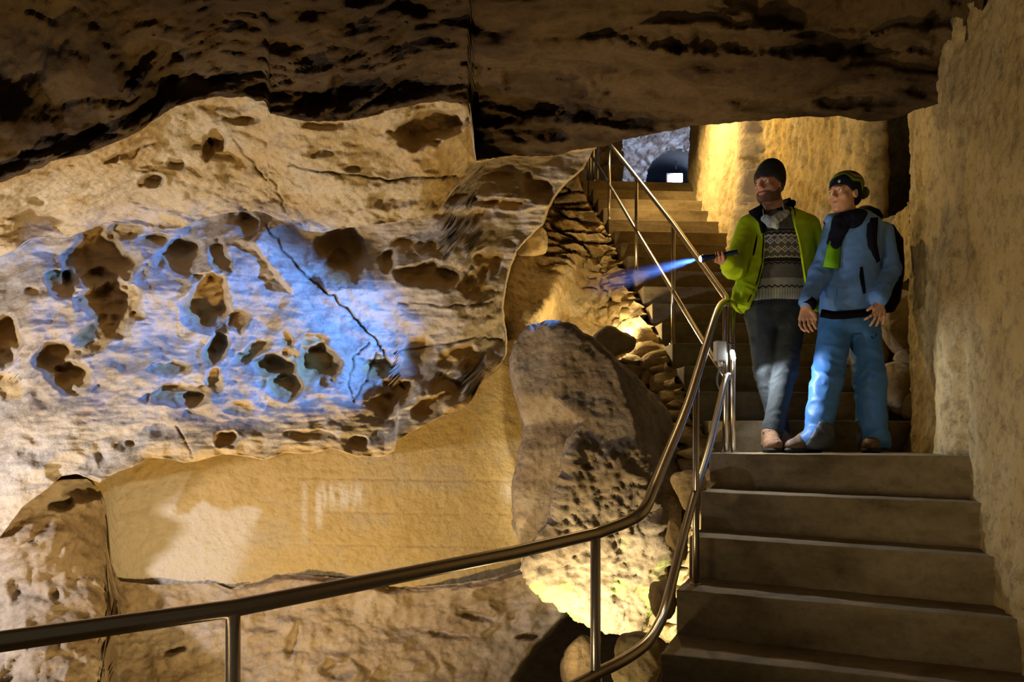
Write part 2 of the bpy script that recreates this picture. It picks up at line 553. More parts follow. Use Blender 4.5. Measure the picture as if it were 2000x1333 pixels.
def make_left_wall():
    # ---- S2 : the bright sloping ledge;  S3 : the hollowed rock under it
    nx = 520
    n2, nl, n3, nb = 90, 6, 250, 6
    u = np.linspace(0, 1, nx)[None, :]

    def colx(py):
        return -480 + (Ry(py) + 480) * u

    rows_x, rows_y, rows_d, reg = [], [], [], []
    t2 = np.linspace(0, 1, n2)[:, None]
    x = np.broadcast_to(-480 + (1165 + 480) * u, (n2, nx))
    yU, yL = U_(x) - 3, L_(x)
    x2, y2 = x, yU + (yL - yU) * t2
    t3 = np.linspace(0, 1, n3)[:, None]
    x3 = np.broadcast_to(-480 + (1000 + 480) * u, (n3, nx))
    for _ in range(6):
        y3 = L_(x3) + (np.maximum(B_(x3), L_(x3) + 1) - L_(x3)) * t3
        x3 = colx(y3)
    pl2, pl3 = plane_d(x2), plane_d(x3)
    # ledge: from well in front of the plane at its top to a lip in front of the hollow
    wl = sst(985, 905, x2)                     # fades out where the ledge block ends
    d2 = pl2 - (0.98 + 0.12 * sst(600, 0, x2)) * wl * (1 - t2) ** 1.1 - 0.42 * wl * (1 - 0.5 * sst(820, 925, x2)) * t2 - 0.08
    t2f = np.broadcast_to(t2, x2.shape)
    q = proj(x2, y2, d2)
    d2 = d2 + 0.15 * fbm(q * [1.6, 1.6, 3.2], 5, 3) * (0.3 + t2f)
    d2 += 0.06 * ridged(q * [2.0, 2.0, 5.0], 5, 8) * wl
    for a in [(298, 352, 26, 15, .18, 0), (425, 272, 20, 22, .16, -20), (404, 292, 13, 26, .12, 0), (345, 322, 20, 14, .06, 0), (640, 245, 60, 10, .05, 0), (845, 250, 84, 36, .30, -10), (620, 300, 30, 10, .04, 0),
              (755, 392, 40, 20, .05, 0), (75, 392, 20, 9, .05, 0), (690, 330, 20, 8, .04, 0), (480, 235, 40, 10, .06, 0), (250, 300, 60, 10, .06, -22)]:
        d2 = d2 + pocket(x2, y2, *a[:4], a[4], a[5], int(a[0]))
    w1, _, _ = worley(q * [11, 11, 14], 4)
    d2 += 0.05 * np.clip(0.45 - w1, 0, 1) * sst(540, 640, x2) * sst(880, 760, x2) * sst(340, 370, y2)      # honeycomb
    ck2 = crack(x2, y2, wiggle([(455, 270), (500, 330), (540, 365), (556, 412)], 4, 5), 1.8, .025)
    ck2 = np.maximum(ck2, crack(x2, y2, wiggle([(560, 322), (640, 336), (760, 352), (890, 344)], 4, 6), 1.8, .03))
    ck2 = np.maximum(ck2, crack(x2, y2, wiggle([(20, 430), (150, 395), (300, 340)], 4, 7), 1.6, .008))
    d2 += ck2

    # hollowed rock
    yy = sst(0.0, 0.30, t3) * 0.30 + sst(0.25, 0.95, t3) * 0.36
    wr = sst(1010, 850, x3)
    d3 = pl3 - 0.06 - yy * (0.35 + 0.65 * wr) + 0.30 * sst(0.0, -480, x3)
    d3 -= 0.10 * sst(0.86, 0.985, t3) * sst(150, 260, x3)
    q = proj(x3, y3, d3)
    d3 = d3 + 0.13 * fbm(q * [1.3, 1.3, 1.7], 4, 21) + 0.05 * fbm(q * [3.2, 3.2, 4.5], 3, 26) + 0.007 * ridged(q * [4, 4, 26], 3, 28)
    d3 += 0.04 * ridged(q * [1.2, 1.2, 5.5], 3, 27) * (1 - wr)
    d3 += 0.022 * ridged(q * [2.6, 2.6, 5.0], 3, 22)
    w1, w2, _ = worley(q * [3.4, 3.4, 5.0] + 0.35 * fbm(q * 5, 2, 5)[..., None], 24)
    d3 += 0.085 * np.clip(0.55 - w1, 0, 1) * (0.25 + 0.75 * wr)
    w1, _, _ = worley(q * [9, 9, 12], 25)
    d3 += 0.012 * np.clip(0.5 - w1, 0, 1)
    och = np.zeros_like(d3)  # hollows tinted ochre: weathered stain, with warm light in their shade put into the colour
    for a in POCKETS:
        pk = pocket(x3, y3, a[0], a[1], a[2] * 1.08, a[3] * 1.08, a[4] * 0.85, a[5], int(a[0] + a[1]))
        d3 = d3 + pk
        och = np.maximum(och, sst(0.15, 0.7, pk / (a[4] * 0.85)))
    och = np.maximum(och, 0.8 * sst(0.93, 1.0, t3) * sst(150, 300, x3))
    # the loose slab with the sharp lower edge, and the step in the rock right of it
    sx, sy = (x3 - 505) / 95.0, (y3 - 452) / 120.0
    along = sx * 0.62 + sy * 0.78
    across = (x3 - 505) * 0.78 - (y3 - 452) * 0.62
    slab = sst(-30, -18, across + 7 * perlin(q * 9, 3)) * np.clip(1 - (across + 18) / 105.0, 0, 1) * sst(-0.02, 0.1, along) * sst(1.28, 1.12, along)
    d3 -= 0.09 * slab * (1 + 0.30 * ridged(q * [8, 8, 8], 3, 31))
    d3 += 0.17 * sst(-30, 30, (x3 - 590) * 0.80 - (y3 - 570) * 0.45) * sst(300, 60, (x3 - 590) * 0.80 - (y3 - 570) * 0.45) * sst(430, 470, y3) * sst(860, 700, y3)
    ck3 = crack(x3, y3, wiggle([(520, 440), (560, 500), (605, 545), (650, 580), (700, 630), (735, 668), (748, 690), (790, 760)], 3.5, 9), 2.0, .04)
    ck3 = np.maximum(ck3, crack(x3, y3, wiggle([(735, 690), (715, 740), (690, 785)], 3, 10), 1.9, .035))
    ck3 = np.maximum(ck3, crack(x3, y3, wiggle([(720, 670), (690, 700), (682, 750), (690, 785)], 3, 11), 1.6, .03))
    ck3 = np.maximum(ck3, crack(x3, y3, wiggle([(770, 690), (860, 672), (940, 660), (980, 665)], 3, 12), 2.0, .025))
    ck3 = np.maximum(ck3, crack(x3, y3, wiggle([(780, 590), (860, 600), (960, 590)], 4, 13), 2.0, .022))
    ck3 = np.maximum(ck3, crack(x3, y3, wiggle([(345, 832), (372, 880), (376, 895)], 1.5, 14), 1.6, .02))
    d3 += ck3
    uu = np.broadcast_to(u, x3.shape)
    d3 += 1.0 * np.clip((uu - 0.9965) / 0.0035, 0, 1) ** 2 * sst(300, 420, y3)
    # lip rows (under the ledge) and bottom return (behind the lower lip)
    rows = [proj(x2, y2, d2)]
    atr = [np.clip(ck2 / .03, 0, 1) * 0.8]
    a, b = proj(x2[-1:], y2[-1:], d2[-1:]), None
    for k in range(1, nl):
        t = k / nl
        xx = x2[-1:] * (1 - t) + x3[:1] * t
        rows.append(proj(xx, y2[-1:] * (1 - t) + y3[:1] * t - 5 * math.sin(math.pi * t), d2[-1:] * (1 - t) + d3[:1] * t))
        atr.append(np.zeros((1, nx)))
    rows.append(proj(x3, y3, d3))
    atr.append(np.clip(ck3 / .04, 0, 1) * 0.85)
    for k in range(1, nb + 1):
        t = k / nb
        rows.append(proj(x3[-1:], y3[-1:] + 1.5 - 6 * t, d3[-1:] * (1 - t) + (plane_d(x3[-1:]) + 0.35) * t))
        atr.append(np.zeros((1, nx)))
    V = np.concatenate(rows, 0)
    ns = 0.008 * fbm(V * 14, 4, 41, 0.6)
    V = V + grid_normals(V) * ns[..., None]
    nrow2 = n2
    Q = grid_quads(V.shape[0], nx)
    isl = (Q[:, 0] // nx) < n2 - 1
    me = mesh_np('wall_left', V, Q)
    set_attr(me, 'crack', np.concatenate(atr, 0))
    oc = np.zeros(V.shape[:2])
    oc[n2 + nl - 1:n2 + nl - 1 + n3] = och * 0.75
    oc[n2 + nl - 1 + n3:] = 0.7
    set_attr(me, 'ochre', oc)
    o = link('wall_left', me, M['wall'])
    me.materials.append(M['ledge'])
    mi = np.where(isl, 1, 0).astype(np.int32)
    me.polygons.foreach_set('material_index', mi)
    tag(o, kind='structure')
    return d2


def make_plaster():
    nx, ny = 420, 150
    u = np.linspace(-480, 1075, nx)[None, :]
    t = np.linspace(0, 1, ny)[:, None]
    x = np.broadcast_to(u, (ny, nx))
    top = np.minimum(B_(x), 900) - 60
    top = np.where(x > 930, 700, top)
    y = top + (G_(x) + 30 - top) * t
    d = plane_d(x) + 0.02
    q = proj(x, y, d)
    d = d + 0.05 * fbm(q * 0.9, 3, 51) + 0.010 * fbm(q * 16, 3, 52, 0.7)
    for yy, a in ((935, .010), (1000, .006), (1065, .008)):
        d = d + a * np.exp(-((y - yy - 0.015 * (x - 700) - 5 * perlin(q * 1.5, 9)) / 2.2) ** 2) * sst(520, 700, x)
    # lime runs
    n = fbm(np.stack([x / 7.0, y / 60.0, x * 0], -1), 3, 55)
    st = sst(615, 632, x) * sst(718, 700, x) * sst(935, 956, y) * sst(1010, 975, y) * sst(-.35, .25, n) * 0.75
    st = np.maximum(st, sst(614, 620, x) * sst(632, 626, x) * sst(940, 970, y) * sst(1050, 1010, y) * 0.7)
    st = np.maximum(st, sst(586, 592, x) * sst(603, 597, x) * sst(930, 960, y) * sst(1090, 1000, y) * 0.45)
    st = np.maximum(st, 0.55 * np.exp(-((x - 993) / 14) ** 2 - ((y - 960) / 22) ** 2))
    # pale area at the left: cool light, edged by cast shadow, put into the colour
    pale = poly_sdf(x, y, [(225, 950), (300, 935), (374, 922), (362, 950), (342, 985), (345, 1008), (365, 1004), (395, 980), (420, 992), (445, 1000), (470, 992), (500, 991), (512, 998), (497, 1030), (482, 1060), (466, 1100), (440, 1155), (120, 1155), (140, 1060), (180, 985)])
    pale = pale + 7 * perlin(q * 6, 61) + 4 * perlin(q * 14, 62)
    st = np.maximum(st, 0.62 * sst(5 + 22 * sst(1000, 1080, y), -5 - 22 * sst(1000, 1080, y), pale))
    ck = crack(x, y, wiggle([(150, 1040), (165, 1100), (155, 1130)], 4, 3), 3, .5)
    V = proj(x, y, d)
    me = mesh_np('wall_back', V, grid_quads(ny, nx))
    set_attr(me, 'stain_light', np.clip(st, 0, 1))
    set_attr(me, 'crack', np.clip(ck, 0, 1))
    tag(link('wall_back', me, M['plaster']), kind='structure')


def make_base():
    nx, ny = 420, 210
    t = np.linspace(0, 1, ny)[:, None]
    u = np.linspace(0, 1, nx)[None, :]
    Rb = crv([(900, 1075), (1100, 1075), (1150, 1092), (1180, 1120), (1200, 1122), (1230, 1095), (1260, 1065), (1300, 1035), (1333, 1015), (1500, 960), (1900, 900)])
    x = np.broadcast_to(-480 + (1075 + 480) * u, (ny, nx))
    for _ in range(5):
        y = G_(x) + (1800 - G_(x)) * t ** 1.25
        x = -480 + (Rb(y) + 480) * u
    d = plane_d(x) - 0.06 - 1.6 * sst(0, 1, (y - G_(x)) / 760.0) - 0.10 * sst(0, 14, y - G_(x) + 0 * x) * sst(380, 560, x) - 0.30 * sst(225, 100, x) * sst(1150, 1040, y) - 0.25 * sst(240, 0, x)
    q = proj(x, y, d)
    d = d + 0.02 * ridged(q * [7, 7, 8], 3, 79) + 0.15 * fbm(q * [1.1, 1.1, 1.6], 4, 71) + 0.05 * ridged(q * [2.2, 2.2, 4.0], 4, 72) * sst(0, 60, y - G_(x))
    w1, w2, cid = worley(q * [2.6, 2.6, 3.6] + 0.3 * fbm(q * 4, 2, 6)[..., None], 74)
    d += 0.06 * np.clip(0.6 - w1, 0, 1) - 0.06 * ((cid & 255) / 255.0 - .5) * sst(.02, .12, w2 - w1)
    for a in [(1035, 1245, 26, 8, .16, 0), (1010, 1215, 24, 26, .05, 0), (345, 1272, 22, 9, .08, -15), (930, 1205, 40, 10, .07, 10), (870, 1240, 50, 8, .06, 8), (660, 1310, 40, 22, .10, 0),
              (165, 962, 36, 18, .20, 0), (120, 985, 26, 12, .14, -15), (110, 1165, 14, 16, .06, 0), (570, 1260, 10, 50, .05, 12), (40, 1150, 30, 26, .06, 0), (230, 1110, 36, 7, .05, 0), (960, 1160, 40, 12, .05, 0)]:
        d = d + pocket(x, y, *a[:4], a[4], a[5], int(a[0]))
    d += 1.2 * np.clip((np.broadcast_to(u, x.shape) - 0.985) / 0.015, 0, 1) ** 2 * sst(1160, 1200, y)
    V = proj(x, y, d)
    V = V + grid_normals(V) * (0.012 * fbm(V * 13, 4, 77, 0.6))[..., None]
    tag(link('wall_base', mesh_np('wall_base', V, grid_quads(ny, nx)), M['base']), kind='structure')


E_ = crv([(-600, 552), (-500, 520), (0, 358), (60, 335), (100, 315), (170, 300), (250, 268), (300, 238), (335, 212), (380, 196), (420, 190), (480, 190), (522, 200), (525, 222), (600, 238), (680, 236),
          (730, 226), (770, 214), (820, 202), (870, 198), (916, 205), (924, 313), (1000, 306), (1080, 303), (1130, 292), (1180, 285), (1232, 270), (1300, 257), (1356, 246), (1400, 243), (1460, 237), (1560, 228),
          (1640, 229), (1700, 238), (1745, 234), (1790, 216), (1840, 200), (1872, 160), (1892, 110), (1912, 60), (1922, 0), (1935, -80), (1990, -300), (2060, -700)])


def make_ceiling():
    nx, ny = 560, 230
    u = np.linspace(-600, 2060, nx)[None, :]
    t = np.linspace(0, 1, ny)[:, None]
    x = np.broadcast_to(u, (ny, nx))
    e = E_(x)
    y = e - (e + 900 + 0 * x) * t ** 1.15 * np.where(e < -600, 0.3, 1)
    # ceiling height over the eye, at its edge and inside
    ze = crv([(-600, .78), (-500, .86), (0, 1.40), (150, 1.57), (250, 1.68), (335, 1.88), (420, 1.99), (521, 1.99), (525, 1.94), (600, 1.95), (700, 2.01), (800, 2.13), (916, 2.19), (924, 2.27), (1000, 2.26), (1100, 2.22), (1300, 2.06), (1500, 1.98), (1700, 1.94), (1840, 1.85), (1920, 1.85), (2060, 1.85)])(x)
    zi = 2.02 + 0.0 * x
    k = sst(0, 330, e - y)
    z = ze * (1 - k) + zi * k
    # the ceiling left of the joint hangs lower in front of the ledge
    d = z * F / np.maximum(HZ - y, 60)
    q = proj(x, y, d)
    sw = q + 0.35 * fbm(q * [0.7, 0.7, 1.4], 3, 81)[..., None]
    # bedding: terraces running across and dipping to the left
    h = sw[..., 1] * 1.9 + 0.75 * sw[..., 0] * np.where(sw[..., 0] < 0.2, 1, 0.3) + 0.6 * fbm(q * [0.5, 1.2, 1], 3, 82)
    fr = h - np.floor(h)
    ter = np.floor(h) * 0 + (sst(0.0, 0.18, fr) - fr)
    edge = sst(0, 40, e - y)
    rt = sst(1000, 800, x)
    dz = 0.09 * ter * edge * (0.45 + 0.55 * rt) + 0.09 * fbm(q * [1.0, 1.3, 1.2], 4, 83) + 0.035 * ridged(q * [1.2, 2.6, 1.5], 4, 84) * (0.2 + .8 * edge) * (0.4 + 0.6 * rt)
    w1, w2, cid = worley(q * [1.1, 1.9, 1.0] + 0.25 * fbm(q * 2.5, 2, 16)[..., None], 85)
    dz += 0.13 * ((cid & 255) / 255.0 - .5) * sst(.0, .15, w2 - w1) * edge
    al = (q[..., 0] * .93 - q[..., 1] * .37), (q[..., 0] * .37 + q[..., 1] * .93)
    qr = np.stack([al[0] * 0.9, al[1] * 3.4, q[..., 2]], -1) + 0.3 * fbm(q * 1.3, 3, 88)[..., None]
    dz += 0.055 * ridged(qr, 5, 89) * (0.15 + 0.85 * edge) * (0.35 + 0.65 * rt) + (0.012 + 0.018 * rt) * ridged(q * [5, 7, 5], 3, 90)
    # hollows and the joint
    g = lambda a: pocket(x, y, *a[:4], a[4], a[5], int(a[0]))
    for a in [(290, 120, 75, 55, .10, 0), (1050, 195, 135, 70, .12, -6), (700, 170, 120, 24, .08, -10), (1690, 185, 110, 30, .07, -4), (1500, 85, 300, 26, .10, 2), (1850, 70, 50, 60, .08, 20)]:
        dz += g(a)
    dz += crack(x, y, wiggle([(905, 120), (938, 130), (925, 200), (932, 260), (928, 318)], 3, 17), 5, .07)
    z = z + dz * (0.45 + 0.55 * sst(-100, 420, x))
    z = np.maximum(z, ze - 0.32)
    d = z * F / np.maximum(HZ - y, 60)
    V = proj(x, y, d)
    V = V + grid_normals(V) * (0.014 * fbm(V * 9, 4, 87, 0.6))[..., None]
    # the far edge turns up into the stairwell
    up = []
    for k in (0.06, 0.3, 1.0, 2.2, 3.4):
        b = V[:1].copy()
        b[..., 1] += 0.05 + 0.10 * min(k, 1)
        b[..., 2] += k
        up.append(b)
    V = np.concatenate(up[::-1] + [V], 0)
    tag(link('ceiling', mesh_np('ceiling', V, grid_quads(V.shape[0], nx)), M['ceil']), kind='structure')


def path_wall(name, path, z0, z1, step, mat, disp, flip=False, closed_top=False):
    """a rough wall over a plan path; disp(q, s, z) gives the offset along the wall's normal"""
    p = [np.array(a, float) for a in path]
    seg = [np.linalg.norm(b - a) for a, b in zip(p[:-1], p[1:])]
    S = np.concatenate([[0], np.cumsum(seg)])
    ns, nz = int(S[-1] / step) + 2, int((z1 - z0) / step) + 2
    s = np.linspace(0, S[-1], ns)
    X = np.interp(s, S, [a[0] for a in p])
    Y = np.interp(s, S, [a[1] for a in p])
    z = np.linspace(z0, z1, nz)
    q = np.stack([np.broadcast_to(X, (nz, ns)), np.broadcast_to(Y, (nz, ns)), np.broadcast_to(z[:, None], (nz, ns))], -1)
    tx, ty = np.gradient(X), np.gradient(Y)
    # smooth the normals along the path
    ker = np.ones(9) / 9
    tx, ty = np.convolve(np.pad(tx, 4, 'edge'), ker, 'valid'), np.convolve(np.pad(ty, 4, 'edge'), ker, 'valid')
    n = np.stack([-ty, tx, 0 * tx], -1)
    n /= np.linalg.norm(n, axis=-1, keepdims=True)
    dd = disp(q, np.broadcast_to(s, (nz, ns)), np.broadcast_to(z[:, None], (nz, ns)))
    V = q + n[None] * dd[..., None]
    me = mesh_np(name, V, grid_quads(nz, ns))
    return tag(link(name, me, mat), kind='structure')


def pecked(q, s, z, a=1.0):
    d = 0.045 * fbm(q * [1.2, 1.2, 0.8], 3, 101) + 0.018 * fbm(q * [13, 13, 9], 4, 102, 0.7) * a
    w1, _, _ = worley(q * [16, 16, 12], 103)
    return d - 0.03 * np.clip(0.45 - w1, 0, 1) * a


def make_right_walls():
    def dr(q, s, z):
        d = pecked(q, s, z)
        # a slight vertical swelling up the corner by the landing
        return d
    # beside the lower stairs up to the landing corner, then the pillar beside the landing
    def dp(q, s, z):
        rel = z - EYE
        far = sst(3.7, 3.9, q[..., 1])
        d = pecked(q, s, z)
        return d + 0.05 * sst(0.25, -0.2, rel) * sst(3.9, 4.7, q[..., 1]) + far * 0.05 * sst(1.6, 0.2, rel) * sst(4.4, 3.8, q[..., 1])
    path_wall('wall_right', [(1.62, 0.6), (1.66, 1.6), (1.80, 2.45), (1.90, 2.87), (1.975, 3.1), (2.05, 3.33), (2.12, 3.56), (2.18, 3.63), (2.205, 3.70), (2.20, 3.78), (2.24, 3.95), (2.38, 4.32), (2.50, 4.72),
               (2.555, 4.93), (2.64, 5.06), (3.0, 5.7), (3.45, 6.6)], -0.2, EYE + 2.35, 0.017, M['right'], dp)
    # right wall of the stairwell, with the dark niche at its near end
    def ds(q, s, z):
        d = pecked(q, s, z, 1.3) + 0.05 * ridged(q * [1.5, 1.5, 0.7], 3, 111)
        d += 0.20 * sst(7.20, 7.34, q[..., 1] + 0.08 * perlin(q * [0, .1, 1.5], 7)) * (1 + 0.25 * perlin(q * [0, 3, .6], 6))       # proud, paler jamb at the far end
        rel = z - EYE
        d += 0.10 * sst(3.3, 2.6, rel - 0.62 * (q[..., 1] - 5)) * sst(7.0, 7.4, q[..., 1])
        return d
    ws = path_wall('wall_stairwell', [(3.05, 6.85), (2.80, 6.1), (2.63, 5.5), (2.60, 5.53), (2.575, 5.65), (2.50, 6.4), (2.46, 7.3), (2.52, 7.6), (2.53, 8.6), (2.53, 9.35), (2.57, 9.6), (2.8, 9.7), (3.6, 9.8)], 0.9, EYE + 6.2, 0.022, M['stairwell'], ds)
    co = np.empty(len(ws.data.vertices) * 3, dtype=np.float32)
    ws.data.vertices.foreach_get('co', co)
    co = co.reshape(-1, 3)
    set_attr(ws.data, 'pale', sst(7.15, 7.30, co[:, 1]) * 0.8)
    # wall below and above the niche, set back from the pillar
    def dn(q, s, z):
        return pecked(q, s, z) + 0.03 * fbm(q * 2, 3, 5)
    path_wall('wall_niche', [(2.60, 5.00), (2.66, 5.22), (2.60, 5.46)], 2.55, EYE + 1.57, 0.018, M['stairwell'], dn)
    path_wall('wall_niche_back', [(3.6, 6.4), (3.2, 6.9)], 1.4, EYE + 3.6, 0.03, M['right'], dn)


def stones(q, sx, sz, seed, mort=0.10):
    w1, w2, cid = worley(np.stack([q[..., 0] * sx, q[..., 1] * sx, q[..., 2] * sz], -1) + 0.18 * fbm(q * 6, 2, seed)[..., None], seed, 0.85)
    e = sst(0.02, mort + .14, w2 - w1)
    return e * (0.6 + 0.4 * ((cid & 255) / 255.0)), cid


def stair_left(y):
    """X of the left edge of the upper flight at depth y"""
    return 1.265 + (0.92 - 1.265) * (y - 4.85) / (9.21 - 4.85)


def make_recess():
    # rubble wall that carries the upper flight
    ys = np.linspace(4.55, 9.6, 330)
    ts = np.linspace(0, 1, 230)
    Y, T = np.meshgrid(ys, ts)
    zt = 1.40 + (Y - 4.55) * (3.2 / 4.66) - 0.16
    zt = np.minimum(zt, 4.30)
    zb = 0.1 + 0 * Y
    Z = zt + (zb - zt) * T
    drop = zt - Z
    X = stair_left(Y) + 0.03 - 0.10 * sst(0, .12, drop) - 0.13 * np.clip(drop, 0, 1.6) * sst(4.6, 6.0, Y)
    q = np.stack([X, Y, Z], -1)
    e, cid = stones(q, 5.0, 7.5, 121)
    X = X - 0.10 * e - 0.05 * fbm(q * 3, 3, 122) - 0.012 * ridged(q * 10, 3, 123)
    V = np.stack([X, Y, Z], -1)
    tag(link('wall_stair_side', mesh_np('wall_stair_side', V, grid_quads(*Y.shape)), M['rubble']), kind='structure')

    # sloping rock in the cleft between the hollowed wall and the stairs
    nx, ny = 260, 330
    x = np.broadcast_to(np.linspace(930, 1330, nx)[None, :], (ny, nx))
    y = np.broadcast_to(np.linspace(270, 1110, ny)[:, None], (ny, nx))
    Rc = crv([(270, 1128), (330, 1128), (353, 1132), (400, 1150), (500, 1215), (600, 1280), (700, 1330), (1330, 1330)])
    Lc = crv([(270, 930), (690, 930), (740, 1040), (1330, 1040)])
    x = Lc(y) + (x - 930) * (Rc(y) - Lc(y)) / 400.0
    base = 7.9 - 0.9 * sst(440, 640, y) - 1.2 * sst(630, 720, y) - 0.5 * sst(720, 1200, y)
    base = base - 0.9 * sst(1130, 990, x + 0.35 * (y - 560)) * sst(380, 520, y) * sst(700, 600, y)
    base = base - 0.45 * sst(60, 0, np.abs(x + 0.55 * (y - 560) - 1085)) * sst(430, 520, y) * sst(690, 620, y)
    q = proj(x, y, base)
    d = base + 0.20 * fbm(q * [1.2, 1.2, 1.2], 4, 131) + 0.05 * ridged(q * [2.5, 2.5, 4], 4, 132)
    sm = sst(540, 480, y) * sst(1040, 1075, x)
    e, cid = stones(q, 2.0, 7.0, 133, 0.05)
    d = d - 0.26 * e * sm + 0.1 * sm
    e, cid = stones(q, 4.0, 5.5, 135)
    d = d - 0.12 * e * sst(1120, 1180, x) * sst(500, 560, y)
    V = proj(x, y, d)
    V = V + grid_normals(V) * (0.02 * fbm(V * 8, 4, 137, 0.6))[..., None]
    tag(link('wall_cleft', mesh_np('wall_cleft', V, grid_quads(ny, nx)), M['rubble']), kind='structure')

    # dark bottom of the void
    xs, ys = np.meshgrid(np.linspace(-7, 4, 120), np.linspace(0.5, 9.5, 110))
    q = np.stack([xs, ys, 0 * xs], -1)
    z = -2.6 + 2.0 * sst(5.2, 8.6, ys) + 0.25 * fbm(q * 0.9, 4, 141)
    tag(link('floor_void', mesh_np('floor_void', np.stack([xs, ys, z], -1), grid_quads(*xs.shape)), M['base']), kind='structure')


def make_tunnel():
    # rough end wall of the upper tunnel with an arched opening, and a stone side wall
    D = 15.0
    zf = EYE + 3.13
    cx, hw, sp = 3.17, 0.56, 1.95       # arch centre, half width, springing height over the floor
    xs = np.linspace(1.4, 5.0, 230)
    zs = np.linspace(zf - 0.3, zf + 4.2, 280)
    X, Z = np.meshgrid(xs, zs)
    q = np.stack([X, 0 * X + D, Z], -1)
    e, cid = stones(q, 4.4, 6.4, 151)
    Y = D - 0.16 * e - 0.08 * fbm(q * 2, 3, 152) - 0.03 * ridged(q * 9, 3, 153)
    V = np.stack([X, Y, Z], -1)
    Q = grid_quads(*X.shape)
    c = V.reshape(-1, 3)[Q].mean(1)
    dx, dz = c[:, 0] - cx, c[:, 2] - zf
    inside = (np.abs(dx) < hw) & (dz < sp) | (np.hypot(dx, dz - sp) < hw)
    tag(link('wall_tunnel_end', mesh_np('wall_tunnel_end', V, Q[~inside]), M['tunnel']), kind='structure')
    # stone side wall of the landing above
    def dl(q, s, z):
        e, _ = stones(q, 2.8, 5.0, 161)
        return -(0.20 * e + 0.05 * fbm(q * 3, 3, 162))
    path_wall('wall_tunnel_side', [(0.4, 10.2), (0.95, 10.6), (1.45, 11.0), (1.47, 11.4), (1.4, 15.2)], EYE + 2.6, EYE + 6.4, 0.03, M['rubble'], dl, True)
    # vault
    a = np.linspace(0, math.pi, 90)
    yv = np.linspace(10.9, 15.2, 120)
    A, Yv = np.meshgrid(a, yv)
    r = 1.5
    q = np.stack([cx + r * np.cos(A), Yv, zf + 1.9 + r * np.sin(A)], -1)
    e, _ = stones(q, 3.6, 3.6, 165)
    rr = r - 0.12 * e
    V = np.stack([cx + rr * np.cos(A), Yv, zf + 1.9 + rr * np.sin(A)], -1)
    tag(link('ceiling_vault', mesh_np('ceiling_vault', V, grid_quads(*A.shape)), M['tunnel']), kind='structure')
    # dark tunnel behind the arch, open to daylight at its far end
    prof = [(-hw - .06, -0.3), (-hw - .06, sp)] + [((hw + .06) * math.cos(t), sp + (hw + .06) * math.sin(t)) for t in np.linspace(math.pi, 0, 18)] + [(hw + .06, -0.3)]
    pv = np.array([[[cx + p[0], y, zf + p[1]] for p in prof] for y in np.linspace(14.9, 17.2, 30)])
    tag(link('wall_tunnel_bore', mesh_np('wall_tunnel_bore', pv, grid_quads(pv.shape[0], pv.shape[1])), M['bore']), kind='structure')
    bm = bmesh.new()
    vs = [bm.verts.new((cx + p[0] * 1.02, 17.1, zf + p[1])) for p in prof]
    bm.faces.new(vs)
    tag(link('wall_tunnel_far', bm_mesh(bm), M['bore'], smooth=False), kind='structure')
    # upper platform
    tag(link('floor_upper', prism_mesh([(0.85, 9.22), (2.3, 9.32), (2.4, 9.8), (4.6, 10.2), (4.6, 22), (0.6, 22), (0.6, 10.4), (0.86, 9.6)], zf - 0.25, zf - 0.002, 0.01), M['concrete'], smooth=False), kind='structure')


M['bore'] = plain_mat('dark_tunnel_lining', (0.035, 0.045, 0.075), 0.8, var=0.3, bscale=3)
make_left_wall()
make_plaster()
make_base()
make_ceiling()
make_right_walls()
make_recess()
make_tunnel()

# lower platform
tag(link('floor', prism_mesh([(0.42, 2.62), (0.16, 2.42), (-2.6, -0.25), (-2.6, -2.2), (1.9, -2.2), (1.78, 2.6)], -0.3, 0.0, 0.01), M['concrete'], smooth=False), kind='structure')


# ------------------------------------------------------------------ stairs
LK = [(1.14 - .134 * k, 4.42 - .32 * k) for k in range(8)]
RK = [(2.13, 3.55), (2.066, 3.33), (1.992, 3.10), (1.917, 2.87), (1.84, 2.64), (1.77, 2.42), (1.72, 2.2), (1.68, 2.0)]
RK = [(a + .02, b - .01) for a, b in RK]


st = empty('concrete_staircase', (1.4, 3.2, 0.0), 'lower flight of stained brown concrete steps fanning down in the foreground', 'stairs')
for k in range(0, 7):
    zt = 1.4 - 0.2 * k
    if k == 0:
        poly = [LK[0], RK[0], (2.22, 3.85), (2.60, 4.80), (2.62, 5.0), (1.262, 4.92)]
    else:
        l0, r0, l1, r1 = Vector(LK[k]), Vector(RK[k]), Vector(LK[k - 1]), Vector(RK[k - 1])
        bl, br = l1 + (l1 - l0) * .2, r1 + (r1 - r0) * .2
        poly = [tuple(l0), tuple(r0), tuple(br), tuple(bl)]
    s = link('step', prism_mesh(poly, zt - (0.75 if k < 5 else zt + .25), zt, 0.008, 0.006, 4, k), M['concrete'], st, smooth=False)

su = empty('concrete_staircase', (1.8, 6.5, 1.4), 'upper flight of narrow concrete steps climbing behind the two people towards the tunnel', 'stairs')
for k in range(1, 17):
    zt = 1.4 + 0.2 * k
    yf = 4.85 + (k - 1) * 0.2907
    xl = stair_left(yf)
    w = 1.34 if k < 14 else 1.30
    ux, uy = math.cos(math.radians(4.5)), math.sin(math.radians(4.5))
    lx, ly = xl, yf
    rx, ry = xl + w * ux, yf + w * uy
    dx, dy = -uy * .33, ux * .33
    poly = [(lx, ly), (rx, ry), (rx + dx, ry + dy), (lx + dx, ly + dy)]
    link('step', prism_mesh(poly, zt - 0.42, zt, 0.007, 0.004, 3, 30 + k), M['concrete'], su, smooth=False)

